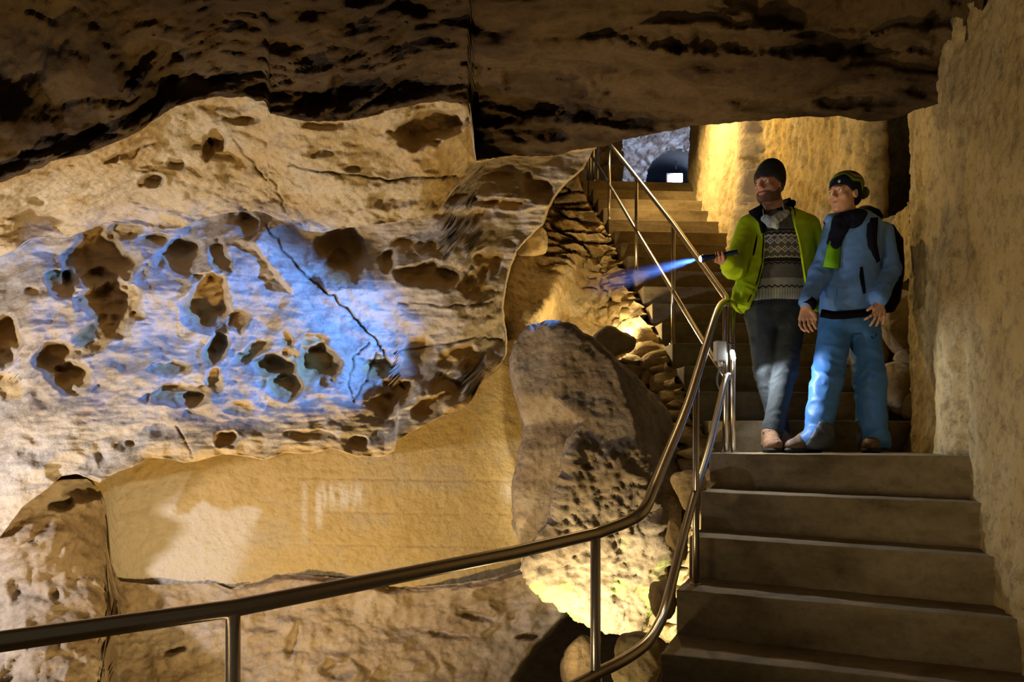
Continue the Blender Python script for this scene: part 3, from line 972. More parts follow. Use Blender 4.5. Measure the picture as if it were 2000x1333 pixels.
# ------------------------------------------------------------------ handrails
Z = EYE
hr = empty('handrail', P(1163, 1300, 2.55), 'brushed steel handrail curving down beside the lower steps and across the foreground', 'handrail')
top = [P(1436, 600, 4.63), P(1422, 590, 4.60), P(1408, 596, 4.42), P(1395, 625, 4.15), P(1365, 722, 3.70), P(1340, 800, 3.36), P(1300, 898, 2.95), P(1276, 957, 2.73)]
tp = smooth_path(top, 8)
low = [P(1276, 957, 2.73), P(1258, 996, 2.62), P(1228, 1018, 2.585), P(1163, 1043, 2.52)]
tp += smooth_path(low, 8)[1:]
tp += [P(1000, 1081, 2.3), P(800, 1121, 2.08), P(455, 1189, 1.75), P(0, 1254, 1.45), P(-330, 1310, 1.28)]
link('top_rail', tube_mesh(tp, 0.0205, 16), M['steel'], hr)
lw = [P(1424, 735, 4.50), P(1416, 746, 4.44), P(1387, 866, 4.01), P(1355, 972, 3.56), P(1329, 1071, 3.236), P(1302, 1180, 2.96), P(1286, 1222, 2.80), P(1262, 1258, 2.66), P(1220, 1289, 2.58), P(1165, 1317, 2.52)]
lt = smooth_path(lw, 8) + [P(1080, 1362, 2.42), P(700, 1540, 2.0), P(400, 1650, 1.72)]
link('lower_rail', tube_mesh(lt, 0.0195, 16), M['steel'], hr)
def post(x, y, z0, z1, parent, r=0.0168, name='post', flange=True):
    o = link(name, tube_mesh([(x, y, z0), (x, y, z1)], r, 14), M['steel'], parent)
    if flange:
        link('flange', tube_mesh([(x, y, z0 - .003), (x, y, z0 + .006)], r * 1.9, 18), M['steel'], o, smooth=False)
    return o
a = P(1163, 1043, 2.52)
post(a.x, a.y, 0.2, a.z, hr)
a = P(455, 1189, 1.75)
post(a.x, a.y, -.02, a.z, hr)
a = P(1356, 748, 3.59)
post(a.x + .008, a.y, 0.802, a.z, hr, 0.0155)
a = P(1431, 605, 4.60)
post(a.x, a.y, 1.402, a.z, hr, 0.0165)

ur = empty('handrail', P(1416, 883, 4.6), 'thin steel handrail climbing the left side of the upper stairs', 'handrail')
p0 = P(1417, 600, 4.54)
tops = [p0, P(1420, 584, 4.62), P(1315, 437, 5.85), P(1243, 346, 7.0), P(1190, 281, 8.15), P(1156, 235, 9.25)]
link('top_rail', tube_mesh(fillet(tops[:2] + tops[2:], .05, 5), 0.0195, 14), M['steel'], ur)
mids = [P(1418, 738, 4.58), P(1398, 708, 4.75), P(1315, 570, 5.85), P(1242, 449, 7.0), P(1190, 361, 8.15), P(1154, 302, 9.25)]
link('lower_rail', tube_mesh(mids, 0.0165, 14), M['steel'], ur)
post(p0.x, p0.y, 1.402, p0.z - .0, ur, 0.0165)
for px, yb, yt, d in ((1315, 670, 437, 5.85), (1243, 527, 346, 7.0), (1190, 430.5, 281, 8.15)):
    a, b = P(px, yb, d), P(px, yt, d)
    post(a.x, a.y, a.z - .01, b.z, ur, 0.0165)
for px, d in ((1148, 9.3), (1153, 9.55), (1159, 9.25), (1167, 10.0)):
    a = P(px, 300, d)
    post(a.x, a.y, Z + 3.13, Z + 4.1, ur, 0.018)


# ------------------------------------------------------------------ implicit surfaces
class Field:
    """a signed distance grid that primitives are blended into"""
    def __init__(self, lo, hi, h):
        self.lo, self.h = np.array(lo, float), h
        n = np.ceil((np.array(hi, float) - self.lo) / h).astype(int) + 1
        self.n = n
        self.f = np.full(n, 0.25, dtype=np.float32)

    def block(self, lo, hi):
        a = np.clip(np.floor((np.array(lo) - self.lo) / self.h).astype(int), 0, self.n - 1)
        b = np.clip(np.ceil((np.array(hi) - self.lo) / self.h).astype(int) + 1, 1, self.n)
        sl = tuple(slice(i, j) for i, j in zip(a, b))
        ax = [(self.lo[k] + self.h * np.arange(a[k], b[k])).astype(np.float32) for k in range(3)]
        return sl, np.stack(np.meshgrid(*ax, indexing='ij'), -1)

    def _put(self, sl, d, k, op):
        f = self.f[sl]
        if op == 'add':
            if k > 0:
                h = np.clip(0.5 + 0.5 * (f - d) / k, 0, 1)
                self.f[sl] = f * (1 - h) + d * h - k * h * (1 - h)
            else:
                self.f[sl] = np.minimum(f, d)
        elif op == 'sub':
            d = -d
            if k > 0:
                h = np.clip(0.5 - 0.5 * (f - d) / k, 0, 1)
                self.f[sl] = f * (1 - h) + d * h + k * h * (1 - h)
            else:
                self.f[sl] = np.maximum(f, d)
        else:
            self.f[sl] = np.maximum(f, d)

    def cone(self, a, b, ra, rb, k=0.02, op='add', flat=None):
        """a limb from a to b tapering ra > rb; flat = (axis, factor) squashes it across an axis"""
        a, b = np.array(a, float), np.array(b, float)
        m = max(ra, rb) + k + 2 * self.h + 0.01
        sl, q = self.block(np.minimum(a, b) - m, np.maximum(a, b) + m)
        ab = b - a
        if flat is not None:
            ax, fa = np.array(flat[0], float), flat[1]
            ax /= np.linalg.norm(ax)
            def sq(v): return v + (v @ ax)[..., None] * ax * (1 / fa - 1)
            qq = sq(q - a)
            ab = sq(ab[None])[0]
        else:
            qq = q - a
        t = np.clip((qq @ ab) / (ab @ ab), 0, 1)
        d = np.linalg.norm(qq - t[..., None] * ab, axis=-1) - (ra + (rb - ra) * t)
        self._put(sl, d.astype(np.float32), k, op)

    def ell(self, c, r, R=None, k=0.02, op='add'):
        c, r = np.array(c, float), np.array(r, float)
        m = r.max() + k + 2 * self.h + 0.01
        sl, q = self.block(c - m, c + m)
        v = q - c
        if R is not None:
            v = v @ np.array(R, float)          # into the local frame (columns of R are the local axes)
        k0 = np.linalg.norm(v / r, axis=-1)
        k1 = np.linalg.norm(v / (r * r), axis=-1) + 1e-9
        self._put(sl, (k0 * (k0 - 1) / k1).astype(np.float32), k, op)

    def loft(self, rings, k=0.02, op='add', rot=0.0):
        """upright trunk: rings (cx, cy, z, rx, ry); elliptical sections turned by rot"""
        rings = sorted(rings, key=lambda r: r[2])
        zs = [r[2] for r in rings]
        mx = max(max(r[3], r[4]) for r in rings) + k + 0.03
        lo = [min(r[0] for r in rings) - mx, min(r[1] for r in rings) - mx, zs[0] - mx]
        hi = [max(r[0] for r in rings) + mx, max(r[1] for r in rings) + mx, zs[-1] + mx]
        sl, q = self.block(lo, hi)
        z = q[..., 2]
        g = [np.interp(z, zs, [r[i] for r in rings]) for i in (0, 1, 3, 4)]
        x, y = q[..., 0] - g[0], q[..., 1] - g[1]
        c, s = math.cos(rot), math.sin(rot)
        x, y = x * c + y * s, -x * s + y * c
        k0 = np.sqrt((x / g[2]) ** 2 + (y / g[3]) ** 2)
        k1 = np.sqrt((x / g[2] ** 2) ** 2 + (y / g[3] ** 2) ** 2) + 1e-9
        d = k0 * (k0 - 1) / k1
        dz = np.maximum(zs[0] - z, z - zs[-1])
        d = np.where(dz > 0, np.sqrt(np.maximum(d, 0) ** 2 + dz * dz), np.maximum(d, dz))
        self._put(sl, d.astype(np.float32), k, op)

    def pts(self):
        ax = [(self.lo[k] + self.h * np.arange(self.n[k])).astype(np.float32) for k in range(3)]
        return np.stack(np.meshgrid(*ax, indexing='ij'), -1)

    def mesh(self, name, disp=None, smooth=1):
        f = self.f
        nx, ny, nz = f.shape
        ins = f < 0
        c = np.zeros((nx - 1, ny - 1, nz - 1), dtype=np.uint8)
        for dx in (0, 1):
            for dy in (0, 1):
                for dz in (0, 1):
                    c += ins[dx:nx - 1 + dx, dy:ny - 1 + dy, dz:nz - 1 + dz]
        act = (c > 0) & (c < 8)
        I = np.argwhere(act)
        idx = np.full(act.shape, -1, dtype=np.int64)
        idx[act] = np.arange(len(I))
        acc = np.zeros((len(I), 3))
        cnt = np.zeros(len(I))
        co = [(0, 0, 0), (1, 0, 0), (0, 1, 0), (1, 1, 0), (0, 0, 1), (1, 0, 1), (0, 1, 1), (1, 1, 1)]
        val = [f[I[:, 0] + a, I[:, 1] + b, I[:, 2] + d] for a, b, d in co]
        for i in range(8):
            for j in range(i + 1, 8):
                df = np.array(co[j]) - np.array(co[i])
                if np.abs(df).sum() != 1:
                    continue
                m = (val[i] < 0) != (val[j] < 0)
                t = val[i][m] / (val[i][m] - val[j][m])
                acc[m] += np.array(co[i]) + t[:, None] * df
                cnt[m] += 1
        v = self.lo + self.h * (I + acc / cnt[:, None])
        quads = []
        for ax in range(3):
            o1, o2 = [(1, 2), (2, 0), (0, 1)][ax]
            a = np.take(ins, range(f.shape[ax] - 1), ax)
            b = np.take(ins, range(1, f.shape[ax]), ax)
            sl = [slice(1, -1)] * 3
            sl[ax] = slice(None)
            cr = np.argwhere((a != b)[tuple(sl)])
            off = np.ones(3, int)
            off[ax] = 0
            cr = cr + off
            e1, e2 = np.zeros(3, int), np.zeros(3, int)
            e1[o1], e2[o2] = 1, 1
            g = [idx[tuple(w.T)] for w in (cr - e1 - e2, cr - e2, cr, cr - e1)]
            qd = np.stack(g, -1)
            fl = a[tuple(cr.T)]
            qd[~fl] = qd[~fl][:, ::-1]
            quads.append(qd)
        q = np.concatenate(quads)
        q = q[(q >= 0).all(1)]
        for _ in range(smooth):
            s = np.zeros_like(v)
            n = np.zeros(len(v))
            for i in range(4):
                for j in ((i + 1) % 4, (i + 3) % 4):
                    np.add.at(s, q[:, i], v[q[:, j]])
                    np.add.at(n, q[:, i], 1)
            v = v * 0.5 + 0.5 * s / np.maximum(n, 1)[:, None]
        if disp is not None:
            fn = np.cross(v[q[:, 1]] - v[q[:, 0]], v[q[:, 3]] - v[q[:, 0]])
            vn = np.zeros_like(v)
            for i in range(4):
                np.add.at(vn, q[:, i], fn)
            vn /= np.linalg.norm(vn, axis=1, keepdims=True) + 1e-12
            v = v + vn * disp(v)[:, None]
        return mesh_np(name, v, q)


# ------------------------------------------------------------------ boulder and loose stones
def stone_field(fl, planes, k):
    """rounded intersection of half spaces (point, normal)"""
    q = fl.pts()
    d = None
    for p, n in planes:
        n = np.array(n, float)
        n /= np.linalg.norm(n)
        e = (q - np.array(p, float)) @ n
        if d is None:
            d = e
        else:
            h = np.clip(0.5 + 0.5 * (d - e) / k, 0, 1)
            d = d * h + e * (1 - h) + k * h * (1 - h)
    return d


def make_boulder():
    # outline as the photograph shows it, extruded through the depth of the block
    out = [(1003, 668), (1030, 636), (1075, 622), (1112, 632), (1160, 662), (1205, 700), (1262, 738), (1300, 770), (1326, 805), (1334, 850), (1325, 930), (1312, 1010), (1300, 1080), (1284, 1145),
           (1264, 1192), (1243, 1243), (1203, 1228), (1150, 1207), (1098, 1165), (1055, 1130), (1030, 1092), (1008, 1050), (1006, 960), (1022, 900), (1026, 830), (1010, 760), (994, 700)]
    D = 4.75
    pts = [(D * (x - 1000) / F, EYE + D * (HZ - y) / F) for x, y in out]
    h = 0.0125
    fl = Field((-0.12, 4.25, EYE - 1.35), (1.2, 5.75, EYE + 0.9), h)
    q = fl.pts()
    y = q[..., 1]
    # the block leans back a little: sections are scaled about its own middle with depth
    s = 1.0
    X = q[..., 0]
    Zz = q[..., 2]
    # signed distance to the outline
    x2, z2 = X[:, 0, :], Zz[:, 0, :]
    dist = np.full(x2.shape, 9.0)
    ins = np.zeros(x2.shape, bool)
    n = len(pts)
    for i in range(n):
        (ax, az), (bx, bz) = pts[i], pts[(i + 1) % n]
        ex, ez = bx - ax, bz - az
        t = np.clip(((x2 - ax) * ex + (z2 - az) * ez) / (ex * ex + ez * ez), 0, 1)
        dist = np.minimum(dist, np.hypot(x2 - ax - t * ex, z2 - az - t * ez))
        cr = ((az > z2) != (bz > z2)) & (x2 < (bx - ax) * (z2 - az) / (bz - az + 1e-12) + ax)
        ins ^= cr
    sd = np.where(ins, -dist, dist)[:, None, :]
    # facets: front faces meeting along the ridge running down the middle, smooth upper face leaning back
    rel = Zz - EYE
    ridge = np.interp(rel, [-1.2, -0.7, -0.3, 0.15, 0.5], [0.86, 0.88, 0.79, 0.73, 0.62])
    front = 4.62 + 0.0 * X
    front = front + 1.25 * np.clip(X - ridge, 0, 1)                       # right flank turns away into shade
    front = front + 0.22 * np.clip(rel + 0.05, 0, 1) + 0.22 * np.clip(0.30 - X, 0, 1) * sst(-0.75, -0.2, rel)
    front = front + 0.30 * np.clip(-0.62 - rel, 0, 1) + 0.25 * np.clip(0.24 - X, 0, 1) * sst(-.35, -.7, rel)
    # the left slab, a step behind the rough face
    lx = np.interp(rel, [-0.75, -0.45, -0.2, 0.0, 0.12, 0.30], [0.10, 0.26, 0.33, 0.36, 0.42, 0.20])
    front = front + 0.17 * sst(0.015, -0.02, X - lx) * sst(-.85, -.7, rel) * sst(.3, .1, rel)
    d = np.maximum(sd, front - y)
    k = 0.07
    e = front - y
    hh = np.clip(0.5 + 0.5 * (sd - e) / k, 0, 1)
    d = sd * hh + e * (1 - hh) + k * hh * (1 - hh)
    d = np.maximum(d, y - 5.5)
    fl.f[:] = d
    def disp(v):
        r = v[:, 2] - EYE
        rough = sst(0.02, -0.12, r + 0.9 * (v[:, 0] - 0.62) * 0 ) * 0.85 + 0.15
        lxx = np.interp(r, [-0.75, -0.45, -0.2, 0.0, 0.12, 0.30], [0.10, 0.26, 0.33, 0.36, 0.42, 0.20])
        rough = rough * (0.2 + 0.8 * sst(-0.02, 0.03, v[:, 0] - lxx))
        w1, w2, cid = worley(v * 6 + 0.3 * fbm(v * 9, 2, 209)[:, None], 204)
        fac = ((cid & 255) / 255.0 - .5) * sst(.0, .12, w2 - w1)
        return 0.04 * fbm(v * 2.6, 3, 201) + rough * (0.026 * ridged(v * 7, 3, 202) + 0.022 * ridged(v * 19, 3, 206) + 0.035 * fac) + 0.010 * fbm(v * 24, 3, 203, .65)
    me = fl.mesh('boulder', disp, 1)
    co = np.empty(len(me.vertices) * 3, dtype=np.float32)
    me.vertices.foreach_get('co', co)
    co = co.reshape(-1, 3)
    ms = sst(0.05, 0.45, fbm(co * 5, 3, 207) - 0.2 + 0.5 * sst(-0.65, -1.05, co[:, 2] - EYE)) * sst(-0.5, -0.8, co[:, 2] - EYE) * 0.7
    set_attr(me, 'moss', ms)
    o = link('boulder', me, M['boulder'])
    tag(o, 'big brown leaning boulder with a lit rough lower end between plaster wall and stairs', 'rock')


make_boulder()


def rock(name, c, r, seed, label, group=None, mat='rubble', rot=0.0, tilt=0.0, h=None, rough=0.022):
    """an angular stone: an ellipsoid cut by random planes"""
    rnd = random.Random(seed)
    c = np.array(c, float)
    r = np.array(r, float)
    R = Matrix.Rotation(rot, 3, 'Z') @ Matrix.Rotation(tilt, 3, 'Y')
    R = np.array(R)
    h = h or max(r) / 20
    m = max(r) * 1.25
    fl = Field(c - m, c + m, h)
    v = (fl.pts() - c) @ R / r
    d = np.linalg.norm(v, axis=-1) - 1.0
    for _ in range(11):
        n = np.array([rnd.gauss(0, 1) for _ in range(3)])
        n /= np.linalg.norm(n)
        e = v @ n - rnd.uniform(0.58, 0.8)
        k = 0.10
        hh = np.clip(0.5 + 0.5 * (d - e) / k, 0, 1)
        d = d * hh + e * (1 - hh) + k * hh * (1 - hh)
    fl.f[:] = d * min(r)
    me = fl.mesh(name, lambda p: rough * (fbm(p * 7, 3, seed) + 0.5 * ridged(p * 16, 3, seed + 1) * .5), 1)
    o = link(name, me, M[mat])
    return tag(o, label, 'rock', group)


# stones packed between the pillar and the upper steps
rock('rock', P(1768, 622, 5.28), (.22, .26, .32), 301, 'tall brown stone in the gap right of the blue trousers, under the niche', 'stones packed beside the upper steps', rot=.3)
rock('rock', P(1772, 520, 5.36), (.15, .22, .24), 302, 'dark brown stone below the wall niche, topmost of the packed stones', 'stones packed beside the upper steps', rot=.9)
rock('rock', P(1790, 700, 5.22), (.15, .2, .12), 303, 'small dark angular stone wedged against the pillar beside the steps', 'stones packed beside the upper steps', rot=.2, tilt=.5)
rock('rock', P(1746, 762, 5.36), (.20, .24, .22), 304, 'wide brown stone at the right end of the upper steps behind the knees', 'stones packed beside the upper steps', rot=-.3)
rock('rock', P(1797, 800, 5.06), (.09, .13, .13), 305, 'yellowish stone lump at the foot of the pillar above the landing', 'stones packed beside the upper steps', rot=.4)
rock('rock', P(1797, 856, 4.98), (.10, .10, .14), 306, 'dark stone on the landing floor in the corner by the pillar', 'stones packed beside the upper steps', rot=.7)
# broken rock between the boulder and the foot of the stairs
rock('rock', P(1252, 1302, 3.60), (.13, .15, .20), 311, 'yellow slab of rock at the foot of the lower steps under the lower rail', 'broken rocks at the foot of the lower steps', rot=.3, tilt=.15)
rock('rock', P(1298, 1165, 3.78), (.06, .12, .11), 312, 'yellow chunk of rock between the boulder tip and the lower steps', 'broken rocks at the foot of the lower steps', rot=.2)
rock('rock', P(1322, 1050, 4.02), (.06, .12, .13), 313, 'brown stone leaning on the side of the lower steps beside the steel post', 'broken rocks at the foot of the lower steps', rot=-.2, tilt=-.2)
rock('rock', P(1346, 955, 4.28), (.07, .13, .14), 314, 'dark stone under the landing edge right of the boulder', 'broken rocks at the foot of the lower steps', rot=.5)
rock('rock', P(1140, 1300, 5.1), (.15, .2, .28), 315, 'narrow dark rock standing in the black hole under the boulder', 'broken rocks at the foot of the lower steps', 'ceil')
rock('rock', P(1197, 672, 5.9), (.17, .14, .13), 317, 'dark brown stone in front of the bright lamp glow in the cleft behind the boulder', None, 'base')
rock('rock', P(1040, 470, 6.55), (.15, .14, .20), 316, 'pale yellow stone perched in the cleft left of the stacked stones', tilt=.5)


# ------------------------------------------------------------------ people
def mt(nt, op, a, b=None, c=None):
    n = nt.nodes.new('ShaderNodeMath')
    n.operation = op
    for s, v in zip(n.inputs, (a, b, c)):
        if v is None:
            continue
        if hasattr(v, 'node'):
            nt.links.new(v, s)
        else:
            s.default_value = v
    return n.outputs[0]


def obj_xyz(nt):
    tc = nt.nodes.new('ShaderNodeTexCoord')
    sp = nt.nodes.new('ShaderNodeSeparateXYZ')
    nt.links.new(tc.outputs['Object'], sp.inputs[0])
    return sp.outputs[0], sp.outputs[1], sp.outputs[2], tc.outputs['Object']


def band(nt, v, lo, hi):
    return mt(nt, 'MULTIPLY', mt(nt, 'GREATER_THAN', v, lo), mt(nt, 'LESS_THAN', v, hi))


def tri(nt, v, per):
    return mt(nt, 'MULTIPLY', mt(nt, 'ABSOLUTE', mt(nt, 'SUBTRACT', mt(nt, 'FRACT', mt(nt, 'DIVIDE', v, per)), 0.5)), 2.0)


def knit_bump(nt, b, v, sx=260, st=0.5):
    w = noise_node(nt, v, 90, 3, 0.6, (1, 1, 2.5))
    bp = nt.nodes.new('ShaderNodeBump')
    bp.inputs['Strength'].default_value = st
    bp.inputs['Distance'].default_value = 0.004
    nt.links.new(w.outputs['Fac'], bp.inputs['Height'])
    nt.links.new(bp.outputs[0], b.inputs['Normal'])


def sweater_mat():
    m, nt, b = newmat('patterned_knit')
    x, y, z, v = obj_xyz(nt)
    zz = lambda py: EYE + 4.64 * (HZ - py) / F
    col = (0.085, 0.085, 0.08)
    light = (0.42, 0.42, 0.40)
    dark = (0.012, 0.012, 0.014)
    # lower body paler
    col = mixc(nt, mt(nt, 'LESS_THAN', z, zz(541)), col, (0.20, 0.21, 0.195))
    t = tri(nt, x, 0.042)
    # diamonds, two rows
    for py in (467, 484):
        vv = mt(nt, 'ABSOLUTE', mt(nt, 'DIVIDE', mt(nt, 'SUBTRACT', z, zz(py)), 0.034))
        dsum = mt(nt, 'ADD', mt(nt, 'MULTIPLY', t, 0.62), vv)
        ring = mt(nt, 'ADD', band(nt, dsum, 0.42, 0.66), mt(nt, 'LESS_THAN', dsum, 0.16))
        col = mixc(nt, ring, col, light)
    # zigzag lines
    for py, a, c in ((451, 0.010, dark), (456, 0.010, light), (499, 0.012, light), (505, 0.010, dark), (511, 0.012, dark), (557, 0.012, dark)):
        h = mt(nt, 'SUBTRACT', z, mt(nt, 'MULTIPLY', tri(nt, x, 0.034), a))
        col = mixc(nt, band(nt, h, zz(py) - 0.012, zz(py) - 0.003), col, c)
    col = mixc(nt, band(nt, z, zz(508), zz(501)), col, dark)
    col = mixc(nt, band(nt, z, zz(447), zz(444)), col, dark)
    # ribbed hem
    rib = mt(nt, 'MULTIPLY', mt(nt, 'GREATER_THAN', tri(nt, x, 0.016), 0.55), mt(nt, 'LESS_THAN', z, zz(563)))
    col = mixc(nt, rib, col, (0.33, 0.35, 0.32))
    nt.links.new(col, b.inputs['Base Color'])
    b.inputs['Roughness'].default_value = 0.95
    b.inputs['Specular IOR Level'].default_value = 0.15
    knit_bump(nt, b, v, st=0.7)
    return m


def hat_mat(c, ax):
    """navy knit with zigzag bands around the axis ax through c"""
    m, nt, b = newmat('zigzag_knit')
    x, y, z, v = obj_xyz(nt)
    h = mt(nt, 'ADD', mt(nt, 'ADD', mt(nt, 'MULTIPLY', mt(nt, 'SUBTRACT', x, c[0]), ax[0]), mt(nt, 'MULTIPLY', mt(nt, 'SUBTRACT', y, c[1]), ax[1])), mt(nt, 'MULTIPLY', mt(nt, 'SUBTRACT', z, c[2]), ax[2]))
    s = mt(nt, 'ADD', mt(nt, 'MULTIPLY', mt(nt, 'SUBTRACT', x, c[0]), ax[2]), mt(nt, 'MULTIPLY', mt(nt, 'SUBTRACT', z, c[2]), -ax[0]))
    hz = mt(nt, 'SUBTRACT', h, mt(nt, 'MULTIPLY', tri(nt, mt(nt, 'ADD', s, 0.055), 0.105), 0.030))
    col = mixc(nt, band(nt, hz, -0.004, 0.018), (0.006, 0.008, 0.022), (0.17, 0.27, 0.015))
    col = mixc(nt, band(nt, hz, 0.026, 0.054), col, (0.26, 0.20, 0.10))
    nt.links.new(col, b.inputs['Base Color'])
    b.inputs['Roughness'].default_value = 0.95
    b.inputs['Specular IOR Level'].default_value = 0.15
    knit_bump(nt, b, v)
    return m


M['skin_m'] = plain_mat('weathered_skin', (0.42, 0.21, 0.14), 0.5, bump=0.1, bscale=120, var=0.08)
M['skin_f'] = plain_mat('fair_skin', (0.52, 0.29, 0.19), 0.5, bump=0.08, bscale=120, var=0.06)
M['beard'] = plain_mat('dark_beard', (0.11, 0.055, 0.034), 0.8, bump=0.6, bscale=160, var=0.4)
M['lime'] = plain_mat('lime_softshell', (0.36, 0.52, 0.006), 0.75, bump=0.15, bscale=240, var=0.05, spec=0.25)
M['black_cloth'] = plain_mat('black_fleece', (0.006, 0.006, 0.010), 0.95, bump=0.2, bscale=200, var=0.2, spec=0.05)
M['grey_knit'] = plain_mat('charcoal_knit', (0.024, 0.026, 0.028), 0.95, bump=0.6, bscale=110, var=0.25, spec=0.15, stretch=(1, 1, 4))
M['jeans'] = plain_mat('grey_denim', (0.026, 0.032, 0.036), 0.85, bump=0.3, bscale=180, var=0.25, spec=0.2)
M['blue_j'] = plain_mat('blue_shell_fabric', (0.10, 0.235, 0.62), 0.6, bump=0.1, bscale=200, var=0.05, spec=0.35)
M['blue_p'] = plain_mat('blue_trouser_fabric', (0.040, 0.15, 0.42), 0.55, bump=0.1, bscale=200, var=0.06, spec=0.4)
M['gaiter'] = plain_mat('grey_scuff_guard', (0.030, 0.036, 0.048), 0.6, bump=0.1, bscale=200, var=0.1)
M['navy'] = plain_mat('navy_wool', (0.006, 0.008, 0.022), 0.95, bump=0.5, bscale=120, var=0.2, spec=0.15)
M['green_wool'] = plain_mat('green_wool', (0.17, 0.46, 0.02), 0.95, bump=0.5, bscale=120, var=0.1, spec=0.15)
M['mask'] = plain_mat('pale_mask_cloth', (0.36, 0.41, 0.43), 0.9, bump=0.2, bscale=60, var=0.25, spec=0.2)
M['leather'] = plain_mat('brown_nubuck', (0.20, 0.11, 0.060), 0.8, bump=0.3, bscale=90, var=0.3, spec=0.25)
M['leather_d'] = plain_mat('dark_boot_leather', (0.10, 0.062, 0.035), 0.6, bump=0.2, bscale=90, var=0.3, spec=0.4)
M['sole'] = plain_mat('black_rubber', (0.012, 0.011, 0.011), 0.7, bump=0.2, bscale=90, var=0.2, spec=0.3)
M['lace'] = plain_mat('tan_lace', (0.22, 0.15, 0.09), 0.8, var=0.2)
M['eye'] = plain_mat('eye_white', (0.55, 0.52, 0.48), 0.25, var=0.02)
M['iris'] = plain_mat('dark_iris', (0.02, 0.015, 0.012), 0.2, var=0.1)
M['lip'] = plain_mat('lip_skin', (0.36, 0.13, 0.10), 0.5, var=0.05)
M['gold'] = plain_mat('pale_gold', (0.75, 0.62, 0.42), 0.25, 1.0, var=0.02)
M['badge'] = plain_mat('pale_badge', (0.35, 0.50, 0.72), 0.7, var=0.5, bscale=130)
M['grey_plastic'] = plain_mat('grey_plastic', (0.30, 0.30, 0.31), 0.55, var=0.05)
M['cable'] = plain_mat('dark_cable', (0.10, 0.10, 0.10), 0.6, var=0.1)
M['torch'] = plain_mat('blue_black_metal', (0.010, 0.022, 0.075), 0.35, 0.5, var=0.1)
M['bag'] = plain_mat('black_nylon', (0.006, 0.007, 0.013), 0.9, bump=0.2, bscale=150, var=0.2, spec=0.08)
M['sweater'] = sweater_mat()

JV = lambda px, py, d: np.array(P(px, py, d))


def rings(rows, d, dx=0.0):
    """rows (px, py, half width px, depth radius m[, d]) to loft rings"""
    out = []
    for r in rows:
        dd = r[4] if len(r) > 4 else d
        p = P(r[0], r[1], dd)
        out.append((p.x, p.y, p.z, r[2] * dd / F, r[3]))
    return out


def frame(f, up=(0, 0, 1)):
    f = np.array(f, float)
    f /= np.linalg.norm(f)
    up = np.array(up, float)
    s = np.cross(f, up)
    s /= np.linalg.norm(s)
    u = np.cross(s, f)
    return s, f, u          # person's right, forward, up


def head(fl, c, fr, k=1.0, fem=False, beard=False):
    s, f, u = fr
    R = np.stack([s, f, u], 1)
    w = lambda x, y, z: c + k * (x * s + y * f + z * u)
    fl.ell(w(0, -.012, .035), np.array([.074, .094, .092]) * k, R, .01)            # skull
    fl.ell(w(0, .022, -.045), np.array([.059, .068, .082]) * k, R, .03)            # face
    fl.ell(w(0, .052, -.088), np.array([.036 if not fem else .031, .030, .026]) * k, R, .025)     # jaw and chin
    fl.ell(w(0, .074, -.106), np.array([.018, .014, .013]) * k, R, .014)
    for a in (-1, 1):
        fl.ell(w(a * .038, .058, -.035), np.array([.022, .018, .018]) * k, R, .016)    # cheek bones
        fl.cone(w(a * .010, .086, .020), w(a * .042, .072, .018), .011 * k, .008 * k, .012)    # brow
        fl.ell(w(a * .031, .094, .000), np.array([.0165, .016, .0115]) * k, R, .009, 'sub')   # eye socket
        fl.ell(w(a * .0315, .0735, .000), np.array([.0125, .0125, .0125]) * k, R, .002)
        fl.cone(w(a * .019, .083, .0066), w(a * .043, .0775, .0046), .0062 * k, .0054 * k, .003)   # lid
        fl.cone(w(a * .020, .083, -.0095), w(a * .042, .077, -.0085), .0038 * k, .0034 * k, .004)
        fl.ell(w(a * .011, .098, -.040), np.array([.0085, .010, .007]) * k, R, .006)   # nostril wing
        fl.ell(w(a * .072, -.012, -.018), np.array([.010, .020, .030]) * k, R, .006)   # ear
        fl.ell(w(a * .079, -.008, -.016), np.array([.006, .010, .017]) * k, R, .003, 'sub')
    fl.cone(w(0, .086, .012), w(0, .108, -.034), .0078 * k, .0115 * k, .010)       # nose
    fl.cone(w(-.021, .076, -.0665), w(.021, .076, -.0665), .0062 * k, .0062 * k, .006)
    fl.cone(w(-.012, .083, -.0645), w(.012, .083, -.0645), .0062 * k, .0062 * k, .006)
    fl.cone(w(-.013, .081, -.0775), w(.013, .081, -.0775), .0070 * k, .0070 * k, .006)
    fl.cone(w(-.022, .090, -.0708), w(.022, .090, -.0708), .0022 * k, .0022 * k, .003, 'sub')
    return w


def eyes(w, parent, k=1.0, brow='beard', look=(0, 0)):
    for a in (-1, 1):
        bm = bmesh.new()
        bmesh.ops.create_uvsphere(bm, u_segments=16, v_segments=10, radius=.0118 * k)
        bmesh.ops.translate(bm, vec=Vector(w(a * .0315, .0755, .000)), verts=bm.verts)
        e = link('eye', bm_mesh(bm), M['eye'], parent)
        bm = bmesh.new()
        bmesh.ops.create_uvsphere(bm, u_segments=14, v_segments=8, radius=.0060 * k)
        bmesh.ops.translate(bm, vec=Vector(w(a * .0315 + .0028, .0826, -.0010)), verts=bm.verts)
        link('iris', bm_mesh(bm), M['iris'], e)
        link('eyebrow', tube_mesh([w(a * .012, .0985, .0195), w(a * .028, .0955, .0215), w(a * .046, .0805, .0155)], [.0034 * k, .0042 * k, .0022 * k], 8), M[brow], parent)
    link('lips', tube_mesh([w(-.020, .083, -.0685), w(-.009, .0905, -.0675), w(0, .0915, -.069), w(.009, .0905, -.0675), w(.020, .083, -.0685)], [.0016, .0034, .0038, .0034, .0016], 8), M['lip'], parent)


